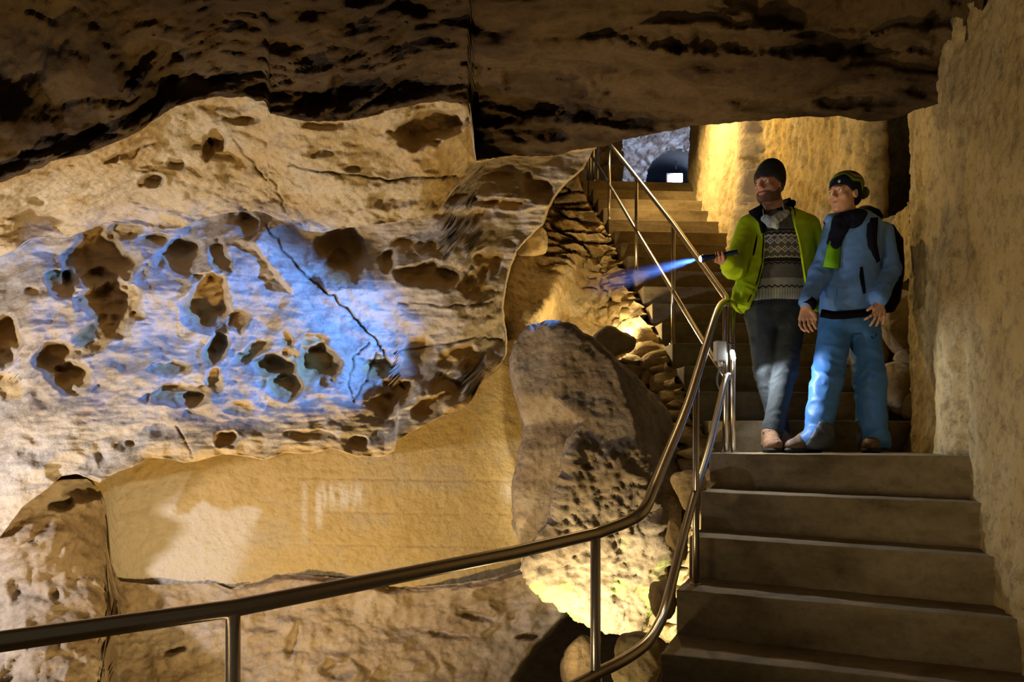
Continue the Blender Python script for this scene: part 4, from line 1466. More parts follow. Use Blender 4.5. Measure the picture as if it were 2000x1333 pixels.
def hand(fl, wrist, palm_end, side, tips, thumb, r=.0088, k=.006):
    """palm from the wrist to the knuckles; tips = list of finger polylines; thumb = polyline"""
    wrist, palm_end, side = (np.array(a, float) for a in (wrist, palm_end, side))
    side = side / np.linalg.norm(side)
    for t in (-1, -.33, .33, 1):
        fl.cone(wrist + side * t * .014, palm_end + side * t * .030, .0165, .0118, .012)
    for ch in tips:
        for i in range(len(ch) - 1):
            fl.cone(ch[i], ch[i + 1], r * (1 - .06 * i), r * (1 - .06 * (i + 1)), k if i else .008)
    for i in range(len(thumb) - 1):
        fl.cone(thumb[i], thumb[i + 1], .0115 - .001 * i, .0105 - .001 * i, .006)


def surf(fl, px, py, out=0.0, d0=3.9, d1=5.4):
    """where the view through a pixel first meets the field: used to lay small things on clothing"""
    n = 500
    ds = np.linspace(d0, d1, n)
    q = np.stack([ds * (px - 1000) / F, ds, EYE + ds * (HZ - py) / F], -1)
    i = np.round((q - fl.lo) / fl.h).astype(int)
    ok = ((i >= 0) & (i < fl.n)).all(1)
    v = np.full(n, 1.0)
    v[ok] = fl.f[tuple(i[ok].T)]
    h = np.argmax(v < 0) if (v < 0).any() else n // 2
    p = q[h]
    return Vector(p) + Vector((0 - p[0], -p[1], EYE - p[2])).normalized() * out


def ribbon(pts, width, thick, side=None):
    """a flat strap along points; side = width direction(s)"""
    pts = [Vector(p) for p in pts]
    bm = bmesh.new()
    prev = None
    for i, p in enumerate(pts):
        t = (pts[min(i + 1, len(pts) - 1)] - pts[max(i - 1, 0)]).normalized()
        sd = Vector(side) if side is not None else Vector((1, 0, 0))
        sd = (sd - t * sd.dot(t)).normalized()
        n = t.cross(sd).normalized()
        w = width[i] if hasattr(width, '__len__') else width
        ring = [bm.verts.new(p + sd * a * w / 2 + n * b * thick / 2) for a, b in ((-1, -1), (1, -1), (1, 1), (-1, 1))]
        if prev:
            for k in range(4):
                bm.faces.new((prev[k], prev[(k + 1) % 4], ring[(k + 1) % 4], ring[k]))
        else:
            bm.faces.new(ring[::-1])
        prev = ring
    bm.faces.new(prev)
    bmesh.ops.recalc_face_normals(bm, faces=list(bm.faces))
    return bm_mesh(bm)


def wrinkles(seed, a=.006, sc=(10, 10, 17), spots=()):
    def f(v):
        d = a * (ridged(v * np.array(sc) + 0.6 * fbm(v * 5, 2, seed + 3)[:, None], 2, seed, .45) - 0.4)
        k = 0.35 + 0 * d
        for p, r in spots:
            k = k + 1.0 * np.exp(-(((v - np.array(p)) ** 2).sum(1)) / (r * r))
        return d * np.minimum(k, 1.6) + 0.002 * fbm(v * 26, 2, seed + 9)
    return f


def boot(name, heel, toe, parent, mat, ankle, gz=1.401, w=.045, laces=True):
    """a walking boot from heel to toe points on the ground, with its shaft up to the ankle"""
    heel, toe, ankle = np.array(heel, float), np.array(toe, float), np.array(ankle, float)
    heel[2] = toe[2] = gz
    f = toe - heel
    L = np.linalg.norm(f)
    f /= L
    s = np.array([f[1], -f[0], 0])
    u = np.array([0, 0, 1.0])
    lo = np.minimum(np.minimum(heel, toe), ankle) - .1
    hi = np.maximum(np.maximum(heel, toe), ankle) + .1
    fl = Field(lo, hi, .0045)
    R = np.stack([s, f, u], 1)
    at = lambda x, y, z: heel + f * (y * L) + s * x + u * z
    fl.ell(at(0, .82, .042), (w * 1.02, .068, .040), R, .02)
    fl.cone(at(0, .22, .050), at(0, .70, .050), w * .86, w * .92, .03)
    fl.cone(at(0, .55, .085), at(0, .25, .115), w * .72, w * .86, .03)
    fl.cone(at(0, .20, .06), (ankle[0], ankle[1], max(ankle[2], gz + .13)), w * .92, w * 1.05, .03)
    q = fl.pts()
    fl.f[:] = np.maximum(fl.f, (gz + .022) - q[..., 2])
    b = link(name, fl.mesh(name, lambda v: .0025 * ridged(v * 30, 2, 5), 1), mat, parent)
    fs = Field(lo, hi, .0045)
    fs.ell(at(0, .80, .014), (w * 1.12, .086, .030), R, .02)
    fs.cone(at(0, .14, .014), at(0, .72, .014), w * .98, w * 1.0, .03)
    q = fs.pts()
    fs.f[:] = np.maximum(np.maximum(fs.f, gz - q[..., 2]), q[..., 2] - gz - .030)
    link('sole', fs.mesh('sole', None, 1), M['sole'], b)
    if laces:
        for i in range(4):
            y, z = .62 - .10 * i, .098 + .024 * i
            link('lace', tube_mesh([at(-.030, y - .04, z - .006), at(-.012, y, z + .012), at(.012, y + .01, z + .012), at(.030, y - .03, z - .006)], .0032, 6), M['lace'], b)
    return b


def make_man():
    d = 4.76
    # ---------------- body (one continuous skin)
    hc = JV(1502.5, 361, 4.70)
    fr = frame((-.74, -.67, -.02))
    lo = np.array([1.16, 4.28, 1.40]); hi = np.array([2.02, 5.02, EYE + 1.72])
    fl = Field(lo, hi, .0045)
    sL, eL, wL = JV(1460, 440, 4.80), JV(1434, 522, 4.66), JV(1416, 511, 4.46)
    sR, eR, wR = JV(1580, 440, 4.82), JV(1602, 530, 4.88), JV(1597, 590, 4.80)
    fl.loft(rings([(1520, 425, 40, .07), (1520, 450, 52, .09), (1520, 520, 48, .095), (1517, 600, 46, .10), (1517, 630, 42, .09)], 4.80), .03)
    fl.cone(sL, eL, .045, .038, .03); fl.cone(eL, wL, .037, .026, .02)
    fl.cone(sR, eR, .045, .038, .03); fl.cone(eR, wR, .037, .026, .02)
    hL, kL, aL = JV(1487, 615, 4.80), JV(1496, 725, 4.74), JV(1523, 842, 4.80)
    hR, kR, aR = JV(1545, 615, 4.80), JV(1533, 728, 4.68), JV(1508, 842, 4.62)
    for a, b, c in ((hL, kL, aL), (hR, kR, aR)):
        fl.cone(a, b, .068, .045, .03); fl.cone(b, c, .045, .034, .02); fl.cone(c, c + [0, -.03, -.05], .032, .028, .02)
    fl.cone(hc + [0.012, .02, -.06], JV(1519, 425, 4.80), .058, .062, .03)
    k = 1.02
    w = head(fl, hc, fr, k)
    # the hand round the torch
    ax0, ax1 = JV(1440, 492, 4.40), np.array(TORCH_TIP)
    ax = (ax1 - ax0) / np.linalg.norm(ax1 - ax0)
    upv = np.array([0, 0, 1.0]); upv -= ax * (upv @ ax); upv /= np.linalg.norm(upv)
    fro = np.cross(ax, upv)
    if fro[1] > 0: fro = -fro
    T = lambda t, a, r: ax0 + ax * t + (fro * math.cos(a) + upv * math.sin(a)) * r
    R_ = .0165
    tips = []
    for i, t in enumerate((.085, .106, .127, .147)):
        ln = (.8, .95, 1.0, .9)[i]
        tips.append([T(t, math.radians(-150), R_ + .016), T(t, math.radians(-95), R_ + .012), T(t + .002, math.radians(-30), R_ + .0085), T(t + .004, math.radians(-30 + 62 * ln), R_ + .0075)])
    thumb = [T(.090, math.radians(165), R_ + .020), T(.112, math.radians(120), R_ + .013), T(.140, math.radians(96), R_ + .0105), T(.163, math.radians(88), R_ + .010)]
    pc = T(.115, math.radians(-165), R_ + .014)
    hand(fl, wL, pc, ax, tips, thumb, .0098, .004)
    # the other hand hanging beside the hem
    fg = []
    for i in range(4):
        b = wR + np.array([-.022 + .014 * i, -.012 + .012 * i, -.085])
        fg.append([b, b + [.004, -.014, -.036], b + [.0, -.028, -.060 + .004 * i], b + [-.006, -.030, -.075 + .004 * i]])
    hand(fl, wR, wR + [0, -.006, -.078], (.8, .6, 0), fg, [wR + [-.018, -.01, -.02], wR + [-.034, -.03, -.055], wR + [-.034, -.036, -.085]], .0088)
    me = fl.mesh('person', None, 1)
    man = link('person', me, M['skin_m'])
    tag(man, 'bearded man in grey beanie and lime green jacket, crossing his legs and holding a torch', 'person')
    eyes(w, man, k)
    # beard: a thin coat over jaw, chin and upper lip
    fh = Field(hc - .17, hc + .17, .0035)
    head(fh, hc, fr, k)
    fh.cone(hc + [0.012, .02, -.06], JV(1519, 425, 4.80), .058, .062, .03)
    q = fh.pts()
    lx, ly, lz = (q - hc) @ fr[0] / k, (q - hc) @ fr[1] / k, (q - hc) @ fr[2] / k
    body = fh.f.copy()
    line = np.interp(ly, [-.03, .0, .03, .055, .075, .10], [.010, -.03, -.058, -.064, -.058, -.054])
    reg = np.maximum.reduce([lz - line, -.030 - ly, -.118 - lz - .25 * (ly - .05) * (ly < .05)])
    mouth = np.hypot(lx / 1.5, (lz + .071) / .62) - .0155
    reg = np.maximum(reg, np.where(ly > .04, -mouth, -1))
    fh.f[:] = np.maximum(np.maximum(body - .0042, reg), -(body + .004))
    link('beard', fh.mesh('beard', lambda v: .0012 * fbm(v * 140, 2, 3), 1), M['beard'], man)
    # beanie
    fc = Field(hc - [.17, .17, .10], hc + [.17, .17, .19], .005)
    s, f, u = fr
    Rm = np.stack([s, f, u], 1)
    fc.ell(w(0, -.014, .044), np.array([.084, .104, .098]) * k, Rm, 0)
    fc.ell(w(0, -.030, .100), np.array([.050, .060, .052]) * k, Rm, .05)
    cut = fc.pts() - hc
    cy, cz = cut @ f / k, cut @ u / k
    rim = np.interp(cy, [-.10, -.03, .05, .10], [-.058, -.022, .026, .033])
    fold = np.where(cz < rim + .042, .0045, 0.0)
    body = fc.f.copy() - fold
    fc.f[:] = np.maximum(body, rim - cz)
    link('beanie', fc.mesh('beanie', lambda v: .0015 * ridged(v * [60, 60, 20], 2, 4), 1), M['grey_knit'], man)
    # ---------------- sweater
    fs = Field([1.25, 4.48, EYE + .75], [2.0, 5.05, EYE + 1.48], .0075)
    fs.loft(rings([(1519, 408, 24, .072), (1520, 418, 40, .088), (1520, 432, 58, .105), (1520, 470, 60, .122), (1520, 520, 60, .125), (1518, 560, 62, .130), (1517, 584, 60, .132), (1517, 590, 56, .126)], 4.79), .02)
    fs.cone(sL, eL, .056, .05, .03); fs.cone(sR, eR, .056, .05, .03)
    sw = link('sweater', fs.mesh('sweater', wrinkles(11, .007, (8, 8, 9)), 2), M['sweater'], man)
    link('roll_neck', tube_mesh([Vector(JV(1518, 412, 4.77)) + Vector((.055 * math.cos(a), .055 * math.sin(a), .012 * math.sin(a))) for a in np.linspace(0, 2 * math.pi, 25)], .016, 10), M['black_cloth'], sw)
    # ---------------- jacket
    fj = Field([1.18, 4.34, EYE + .62], [2.06, 5.08, EYE + 1.52], .006)
    fj.loft(rings([(1520, 412, 34, .088), (1520, 422, 60, .110), (1519, 440, 72, .132), (1519, 500, 72, .146), (1517, 560, 78, .152), (1516, 600, 84, .156), (1517, 612, 84, .154)], 4.81), .02)
    # the front left panel swings out over the rail
    fj.cone(JV(1470, 520, 4.74), JV(1452, 590, 4.66), .07, .075, .05, flat=((0.5, 1, 0), .6))
    fj.cone(sL + [0, 0, -.004], eL, .066, .062, .035); fj.cone(eL, wL + [.020, .02, 0], .061, .050, .03)
    fj.cone(sR + [0, 0, -.004], eR, .066, .060, .035); fj.cone(eR, wR + [0, 0, .05], .060, .050, .03)
    q = fj.pts()
    px, py = 1000 + F * q[..., 0] / q[..., 1], HZ - F * (q[..., 2] - EYE) / q[..., 1]
    op = poly_sdf(px, py, [(1500, 395), (1491, 425), (1494, 470), (1491, 520), (1482, 552), (1466, 590), (1460, 660), (1590, 660), (1580, 610), (1573, 560), (1564, 500), (1554, 450), (1538, 395)]) * 4.7 / F
    op = np.maximum(op, q[..., 1] - 4.83)
    arm = np.minimum(np.linalg.norm(q - wL, axis=-1) - .13, 1)
    fj.f[:] = np.maximum(fj.f, np.where(arm < 0, -1, -op))
    hem = (EYE + 4.8 * (HZ - 605) / F) + .10 * (q[..., 0] - 1.45) * -1.0
    fj.f[:] = np.maximum(fj.f, np.where(q[..., 1] < 4.62, -1, hem - q[..., 2]))
    spots = [(eL, .10), (eR, .12), (JV(1450, 570, 4.65), .12)]
    jk = link('jacket', fj.mesh('jacket', wrinkles(21, .009, (7, 7, 8), spots), 4), M['lime'], man)
    # collar, zips, cuff
    co = [JV(1468, 402, 4.70), JV(1480, 412, 4.665), JV(1490, 432, 4.66), JV(1494, 456, 4.655)]
    link('collar', ribbon([surf(fj, 1476, 409, .02), surf(fj, 1484, 418, .012), surf(fj, 1489, 434, .010), surf(fj, 1491, 455, .008)], [.085, .075, .040, .015], .022, (1, .5, .2)), M['black_cloth'], jk)
    link('collar', ribbon([JV(1534, 392, 4.80), JV(1540, 404, 4.755), JV(1547, 418, 4.715), JV(1552, 436, 4.69)], [.060, .065, .040, .012], .024, (1, -.4, .1)), M['black_cloth'], jk)
    link('collar', tube_mesh([Vector(JV(1519, 404, 4.82)) + Vector((.088 * math.cos(a), .075 * math.sin(a), .015)) for a in np.linspace(-.35, math.pi + .35, 20)], .022, 10), M['black_cloth'], jk)
    link('zip', tube_mesh([surf(fj, x - 2, y, .003) for x, y in ((1492, 440), (1493, 470), (1490, 515), (1482, 548), (1470, 576), (1462, 590))], .004, 6), M['black_cloth'], jk)
    link('placket', tube_mesh(smooth_path([surf(fj, x + 3, y, .001) for x, y in ((1543, 425), (1552, 448), (1560, 480), (1565, 512), (1570, 545), (1576, 578), (1581, 604))], 5), .0075, 8), M['lime'], jk)
    link('pocket_zip', ribbon([surf(fj, x, y, .004) for x, y in ((1479, 459), (1476, 475), (1473, 490), (1471, 501))], [.008, .012, .012, .008], .006), M['black_cloth'], jk)
    link('cuff', tube_mesh([wL + (eL - wL) * .22, wL + (eL - wL) * .10, wL + (eL - wL) * .0], [.050, .045, .040], 18), M['black_cloth'], jk)
    # hanging strap of the jacket hem over the rail
    link('hem_cord', tube_mesh([JV(1424, 586, 4.56), JV(1432, 596, 4.55), JV(1440, 606, 4.56), JV(1448, 612, 4.60)], [.010, .013, .012, .006], 8), M['lime'], jk)
    # face mask pulled down under the chin
    fm = Field(JV(1512, 425, 4.66) - .13, JV(1512, 425, 4.66) + .13, .0045)
    for a, b, r0, r1 in (((1494, 428, 4.650), (1510, 432, 4.640), .020, .026), ((1510, 432, 4.640), (1534, 416, 4.675), .026, .020), ((1506, 438, 4.648), (1516, 442, 4.65), .018, .016), ((1496, 426, 4.65), (1503, 438, 4.65), .014, .014)):
        fm.cone(JV(*a), JV(*b), r0, r1, .012, flat=((0, 1, 0), .45))
    mk = link('face_mask', fm.mesh('face_mask', lambda v: .006 * ridged(v * 22, 2, 31), 1), M['mask'], man)
    link('ear_loop', tube_mesh([JV(1493, 428, 4.64), JV(1490, 412, 4.64), JV(1491, 404, 4.645)], .0022, 6), M['mask'], mk)
    link('ear_loop', tube_mesh([JV(1533, 415, 4.665), JV(1529, 402, 4.665), JV(1526, 392, 4.67)], .0022, 6), M['mask'], mk)
    # ---------------- jeans
    fj2 = Field([1.36, 4.44, 1.42], [1.92, 5.02, EYE + .98], .007)
    fj2.loft(rings([(1516, 575, 52, .115), (1516, 600, 56, .120), (1516, 622, 57, .118), (1516, 640, 52, .105)], 4.80), .02)
    for a, b, c in ((hL, kL, aL), (hR, kR, aR)):
        fj2.cone(a, b, .094, .067, .03); fj2.cone(b, c + [0, 0, -.012], .066, .054, .02)
    link('jeans', fj2.mesh('jeans', wrinkles(41, .009, (7, 7, 11), [(kL, .12), (kR, .12), (aL, .12), (aR, .12), (hL, .1)]), 2), M['jeans'], man)
    boot('boot', JV(1502, 884, 4.70), JV(1512, 884, 4.44), man, M['leather'], aR, w=.048)
    boot('boot', JV(1522, 884, 4.86), JV(1537, 884, 4.62), man, M['leather'], aL, w=.045)
    # ---------------- the torch
    tc = bmesh.new()
    prof = [(0.0, 0), (.0135, 0), (.0145, .004), (.0145, .055), (.0125, .060), (.0125, .072), (.0150, .078), (.0150, .150), (.0175, .160), (.0185, .175), (.0215, .188), (.0215, .212), (.0185, .214), (.0175, .205)]
    Lr = np.linalg.norm(ax1 - ax0)
    rs = []
    for r, t in prof:
        t = t * Lr / .214
        rs.append([tc.verts.new(Vector(ax0 + ax * t + (fro * math.cos(a) + upv * math.sin(a)) * max(r, .0004))) for a in np.linspace(0, 2 * math.pi, 21)[:-1]])
    for a, b in zip(rs[:-1], rs[1:]):
        for i in range(20):
            tc.faces.new((a[i], a[(i + 1) % 20], b[(i + 1) % 20], b[i]))
    tr = empty('torch', ax0, 'dark blue metal torch shining in the bearded man\'s hand', 'torch')
    link('torch_body', bm_mesh(tc), M['torch'], tr)
    bm = bmesh.new()
    bmesh.ops.create_uvsphere(bm, u_segments=20, v_segments=12, radius=.0178)
    bmesh.ops.scale(bm, vec=(.62, 1, 1), verts=bm.verts)
    bmesh.ops.rotate(bm, cent=(0, 0, 0), matrix=Vector((1, 0, 0)).rotation_difference(Vector(ax)).to_matrix(), verts=bm.verts)
    bmesh.ops.translate(bm, vec=Vector(ax0 + ax * (Lr * 1.0)), verts=bm.verts)
    link('lens', bm_mesh(bm), glow_mat('torch_glow', (0.62, 0.80, 1.0), 22), tr)
    return man


def make_woman():
    hc = JV(1648, 377, 4.56)
    fr = frame((-.85, -.53, -.04))
    k = .97
    lo = np.array([1.62, 4.18, 1.40]); hi = np.array([2.42, 4.95, EYE + 1.64])
    fl = Field(lo, hi, .0045)
    sL, eL, wL = JV(1630, 455, 4.62), JV(1602, 535, 4.60), JV(1575, 600, 4.48)
    sR, eR, wR = JV(1722, 455, 4.68), JV(1735, 530, 4.68), JV(1716, 592, 4.50)
    fl.loft(rings([(1662, 430, 36, .07), (1664, 455, 46, .085), (1660, 520, 42, .09), (1655, 610, 42, .10), (1657, 640, 40, .09)], 4.64), .03)
    fl.cone(sL, eL, .040, .034, .03); fl.cone(eL, wL, .034, .023, .02)
    fl.cone(sR, eR, .040, .034, .03); fl.cone(eR, wR, .034, .023, .02)
    hL, kL, aL = JV(1634, 632, 4.64), JV(1614, 745, 4.54), JV(1596, 855, 4.50)
    hR, kR, aR = JV(1684, 632, 4.66), JV(1699, 745, 4.58), JV(1704, 858, 4.56)
    for a, b, c in ((hL, kL, aL), (hR, kR, aR)):
        fl.cone(a, b, .068, .045, .03); fl.cone(b, c, .045, .034, .02); fl.cone(c, c + [0, -.02, -.03], .032, .028, .02)
    fl.cone(hc + [0.012, .02, -.06], JV(1660, 430, 4.64), .050, .056, .03)
    w = head(fl, hc, fr, k, True)
    # left-hand side of the picture: loosely curled hand
    pe = wL + np.array([-.008, -.010, -.068])
    fg = []
    for i in range(4):
        b = pe + np.array([-.030 + .0205 * i, .008 - .008 * i, -.004])
        l = (.92, 1.0, .95, .78)[i]
        fg.append([b, b + np.array([-.006 + .003 * i, -.010, -.036]) * l, b + np.array([.004 + .003 * i, -.020, -.064]) * l, b + np.array([.018, -.030, -.080]) * l])
    hand(fl, wL, pe, (1, -.2, 0), fg, [wL + [.016, -.016, -.022], wL + [.034, -.036, -.050], wL + [.036, -.048, -.080]], .0082)
    # right-hand side: back of the hand forward, fingers down to the left, index apart
    pe = wR + np.array([-.010, -.022, -.060])
    sd = np.array([1, .1, .25])
    fg = []
    for i, (ex, ez) in enumerate(((-.052, -.034), (-.040, -.070), (-.026, -.074), (-.010, -.068))):
        b = pe + np.array([-.030 + .020 * i, -.004, -.006 + .004 * i])
        fg.append([b, b + [ex * .45, -.012, ez * .48], b + [ex * .85, -.012, ez * .85], b + [ex * 1.1, -.006, ez * 1.1]])
    hand(fl, wR, pe, sd, fg, [wR + [-.022, -.012, -.014], wR + [-.050, -.024, -.030], wR + [-.074, -.022, -.046]], .0085)
    wo = link('person', fl.mesh('person', None, 1), M['skin_f'])
    tag(wo, 'woman in blue jacket and blue trousers with a zigzag bobble hat, standing on the landing', 'person')
    eyes(w, wo, k)
    # ring
    b = pe + np.array([-.030 + .040, -.004, .002])
    c = b + np.array([-.026 * .25, -.008, -.074 * .25])
    t = np.array([-.026, -.02, -.074]); t /= np.linalg.norm(t)
    e1 = np.cross(t, [0, 1, 0]); e1 /= np.linalg.norm(e1); e2 = np.cross(t, e1)
    link('ring', tube_mesh([c + (e1 * math.cos(a) + e2 * math.sin(a)) * .0098 for a in np.linspace(0, 2 * math.pi, 19)], .0022, 8), M['gold'], wo)
    # hat
    s, f, u = fr
    Rm = np.stack([s, f, u], 1)
    fc = Field(hc - [.19, .19, .12], hc + [.24, .24, .2], .005)
    fc.ell(w(0, -.016, .040), np.array([.083, .104, .092]) * k, Rm, 0)
    fc.ell(w(.0, -.060, .066), np.array([.066, .066, .058]) * k, Rm, .04)
    fc.ell(w(.0, -.105, .062), np.array([.046, .046, .040]) * k, Rm, .05)
    fc.ell(w(0, -.075, -.02), np.array([.062, .045, .060]) * k, Rm, .03)
    cut = fc.pts() - hc
    cy, cz = cut @ f / k, cut @ u / k
    rim = np.interp(cy, [-.10, -.045, .0, .05, .10], [-.070, -.058, -.020, .026, .040])
    fc.f[:] = np.maximum(fc.f, rim - cz)
    axv = -0.45 * f + .89 * u
    hat = link('bobble_hat', fc.mesh('bobble_hat', lambda v: .0018 * ridged(v * [50, 50, 30], 2, 4), 1), hat_mat(w(0, -.02, .03), axv), wo)
    fp = Field(hc - [.05, .05, .1], hc + [.32, .32, .2], .005)
    fp.ell(w(.0, -.196, .026), (.035, .035, .037), None, 0)
    link('bobble', fp.mesh('bobble', lambda v: .006 * fbm(v * 90, 2, 8), 0), M['bobble'], hat)
    fp = Field(hc - [.05, .05, .1], hc + [.32, .32, .2], .005)
    fp.ell(w(.0, -.160, .086), (.024, .024, .022), None, 0)
    link('tassel', fp.mesh('tassel', lambda v: .004 * fbm(v * 90, 2, 9), 0), M['navy'], hat)
    pb = surf(fc, 1641, 354.5, .001)
    bm = bmesh.new()
    bmesh.ops.create_uvsphere(bm, u_segments=14, v_segments=8, radius=.014)
    bmesh.ops.scale(bm, vec=(1, .35, .8), verts=bm.verts)
    bmesh.ops.translate(bm, vec=pb, verts=bm.verts)
    link('badge', bm_mesh(bm), M['badge'], hat)
    # jacket
    fj = Field([1.62, 4.24, EYE + .68], [2.46, 5.0, EYE + 1.42], .0075)
    fj.loft(rings([(1662, 415, 32, .085), (1664, 428, 50, .105), (1668, 446, 58, .125), (1664, 500, 52, .135), (1657, 560, 50, .138), (1654, 600, 51, .142), (1654, 614, 50, .140)], 4.645), .02)
    fj.cone(sL, eL, .064, .060, .035); fj.cone(eL, wL + [.006, .012, .03], .058, .046, .03)
    fj.cone(sR, eR, .068, .062, .035); fj.cone(eR, wR + [.008, .012, .03], .060, .048, .03)
    fj.cone(JV(1640, 430, 4.62), JV(1620, 428, 4.56), .045, .03, .03)
    q = fj.pts()
    hem = EYE + 4.6 * (HZ - 612) / F + 0.05 * (q[..., 0] - 1.98)
    fj.f[:] = np.maximum(fj.f, np.where((np.abs(q[..., 0] - 1.98) < .19), hem - q[..., 2], -1))
    jk = link('jacket', fj.mesh('jacket', wrinkles(61, .010, (7, 7, 9), [(eL, .12), (eR, .14), (wR, .1)]), 3), M['blue_j'], wo)
    link('hood', ribbon(smooth_path([surf(fj, 1672, 424, .02), JV(1690, 412, 4.66), JV(1706, 413, 4.76), JV(1716, 426, 4.80)], 5), [.06] * 15 + [.05], .045, (0, 1, .5)), M['black_cloth'], jk)
    link('zip', tube_mesh([surf(fj, x, y, .003) for x, y in ((1640, 470), (1638, 500), (1636, 530), (1635, 560), (1634, 590), (1633, 610))], .0035, 6), M['blue_p'], jk)
    link('pocket_zip', ribbon([surf(fj, x, y, .004) for x, y in ((1682, 522), (1683, 540), (1685, 556), (1688, 574))], [.014, .024, .024, .014], .006), M['black_cloth'], jk)
    for (a, b) in ((wL, eL), (wR, eR)):
        link('cuff', tube_mesh([a + (b - a) * .14, a + (b - a) * .06, a - (b - a) * .01], [.052, .050, .041], 18), M['black_cloth'], jk)
    link('waist_band', ribbon([JV(x, y, 4.505) for x, y in ((1604, 612), (1625, 616), (1650, 616), (1680, 613), (1703, 610))], .045, .02, (0, 0, 1)), M['black_cloth'], jk)
    # scarf
    fsx = Field([1.72, 4.36, EYE + 1.12], [2.22, 4.86, EYE + 1.44], .006)
    cc = JV(1652, 426, 4.62)
    rg = [cc + np.array([.082 * math.cos(a), .085 * math.sin(a), .018 * math.sin(a) - .004 + .016 * math.cos(a)]) for a in np.linspace(0, 2 * math.pi, 17)]
    for a, b in zip(rg[:-1], rg[1:]):
        fsx.cone(a, b, .036, .036, .01)
        fsx.cone(a + [0, 0, -.034], b + [0, 0, -.034], .030, .030, .01)
    p1, p2 = np.array(surf(fj, 1640, 446, .02)), np.array(surf(fj, 1629, 474, .018))
    fsx.cone(p1 + [0, 0, .03], p1, .045, .042, .02, flat=((0, 1, 0), .6)); fsx.cone(p1, p2, .042, .040, .02, flat=((0, 1, 0), .5))
    sc = link('scarf', fsx.mesh('scarf', wrinkles(71, .007, (14, 14, 10), [(p1, .2)]), 1), M['navy'], wo)
    p3, p4 = np.array(surf(fj, 1627, 490, .016)), np.array(surf(fj, 1622, 524, .014))
    link('scarf_end', ribbon([p2 + [0, -.008, 0], p3 + [0, -.006, 0], (p3 + p4) / 2 + [0, -.006, 0], p4 + [0, -.006, 0]], [.070, .080, .084, .090], .016, (1, .1, .08)), M['green_wool'], sc)
    # trousers
    ft = Field([1.62, 4.28, 1.405], [2.42, 4.92, EYE + .88], .0075)
    ft.loft(rings([(1655, 600, 48, .125), (1656, 620, 52, .130), (1658, 640, 54, .125), (1660, 655, 50, .11)], 4.645), .02)
    for a, b, c, e in ((hL, kL, aL, (-.03, -.03)), (hR, kR, aR, (.0, -.02))):
        ft.cone(a, b, .098, .084, .03); ft.cone(b, c, .083, .078, .02)
        ft.cone(c, c + [e[0], e[1], -.015], .078, .082, .02)
    q = ft.pts()
    ft.f[:] = np.maximum(ft.f, 1.432 - q[..., 2])
    dsp = wrinkles(81, .012, (5.5, 5.5, 8.5), [(kL, .14), (kR, .14), (aL, .16), (aR, .16)])
    tro = link('trousers', ft.mesh('trousers', dsp, 2), M['blue_p'], wo)
    px, py = 1000 + F * q[..., 0] / q[..., 1], HZ - F * (q[..., 2] - EYE) / q[..., 1]
    for pol in ([(1601, 824), (1628, 832), (1640, 900), (1560, 900), (1575, 870)], [(1664, 815), (1680, 822), (1688, 868), (1688, 900), (1655, 900)]):
        fg_ = Field([1.62, 4.28, 1.405], [2.42, 4.92, EYE + .88], .0075)
        reg = np.maximum(poly_sdf(px, py, pol) * 4.5 / F, q[..., 1] - (4.50 if pol[0][0] < 1650 else 4.57))
        fg_.f[:] = np.maximum(np.maximum(ft.f - .006, reg), -(ft.f + .012))
        link('scuff_guard', fg_.mesh('scuff_guard', dsp, 1), M['gaiter'], tro)
    e = [surf(ft, 1706 + 5 * math.cos(a), 655 + 6 * math.sin(a) * (1 if a < math.pi else .9), .002) for a in np.linspace(-2.3, 2.6, 18)]
    e += [surf(ft, 1706, 657, .002)]
    link('emblem', tube_mesh(e, .0028, 6), M['navy'], tro)
    boot('boot', JV(1598, 886, 4.54), JV(1544, 886, 4.44), wo, M['leather_d'], aL, w=.044, laces=False)
    boot('boot', JV(1703, 886, 4.68), JV(1701, 888, 4.41), wo, M['leather_d'], aR, w=.045, laces=False)
    # backpack
    fb = Field([1.95, 4.6, EYE + .72], [2.5, 5.12, EYE + 1.42], .009)
    fb.loft(rings([(1705, 610, 40, .06, 4.88), (1708, 590, 48, .09, 4.88), (1712, 530, 52, .11, 4.88), (1712, 470, 50, .10, 4.88), (1708, 440, 36, .06, 4.88)], 4.88), .03)
    bp = empty('backpack', JV(1712, 590, 4.88), 'black backpack on the back of the woman in blue', 'backpack')
    link('pack', fb.mesh('pack', wrinkles(91, .006, (8, 8, 8)), 1), M['bag'], bp)
    stp = [surf(fj, x, y, .008) for x, y in ((1704, 428), (1703, 440), (1702, 460), (1703, 478), (1708, 496), (1714, 512))]
    link('strap', ribbon([JV(1706, 424, 4.80)] + stp, [.05, .062, .064, .06, .055, .045, .03], .014, (1, 0, .1)), M['bag'], bp)
    return wo


M['bobble'] = plain_mat('mixed_wool_bobble', (0.075, 0.085, 0.030), 0.95, bump=0.6, bscale=120, var=0.7, spec=0.1)
make_man()
make_woman()

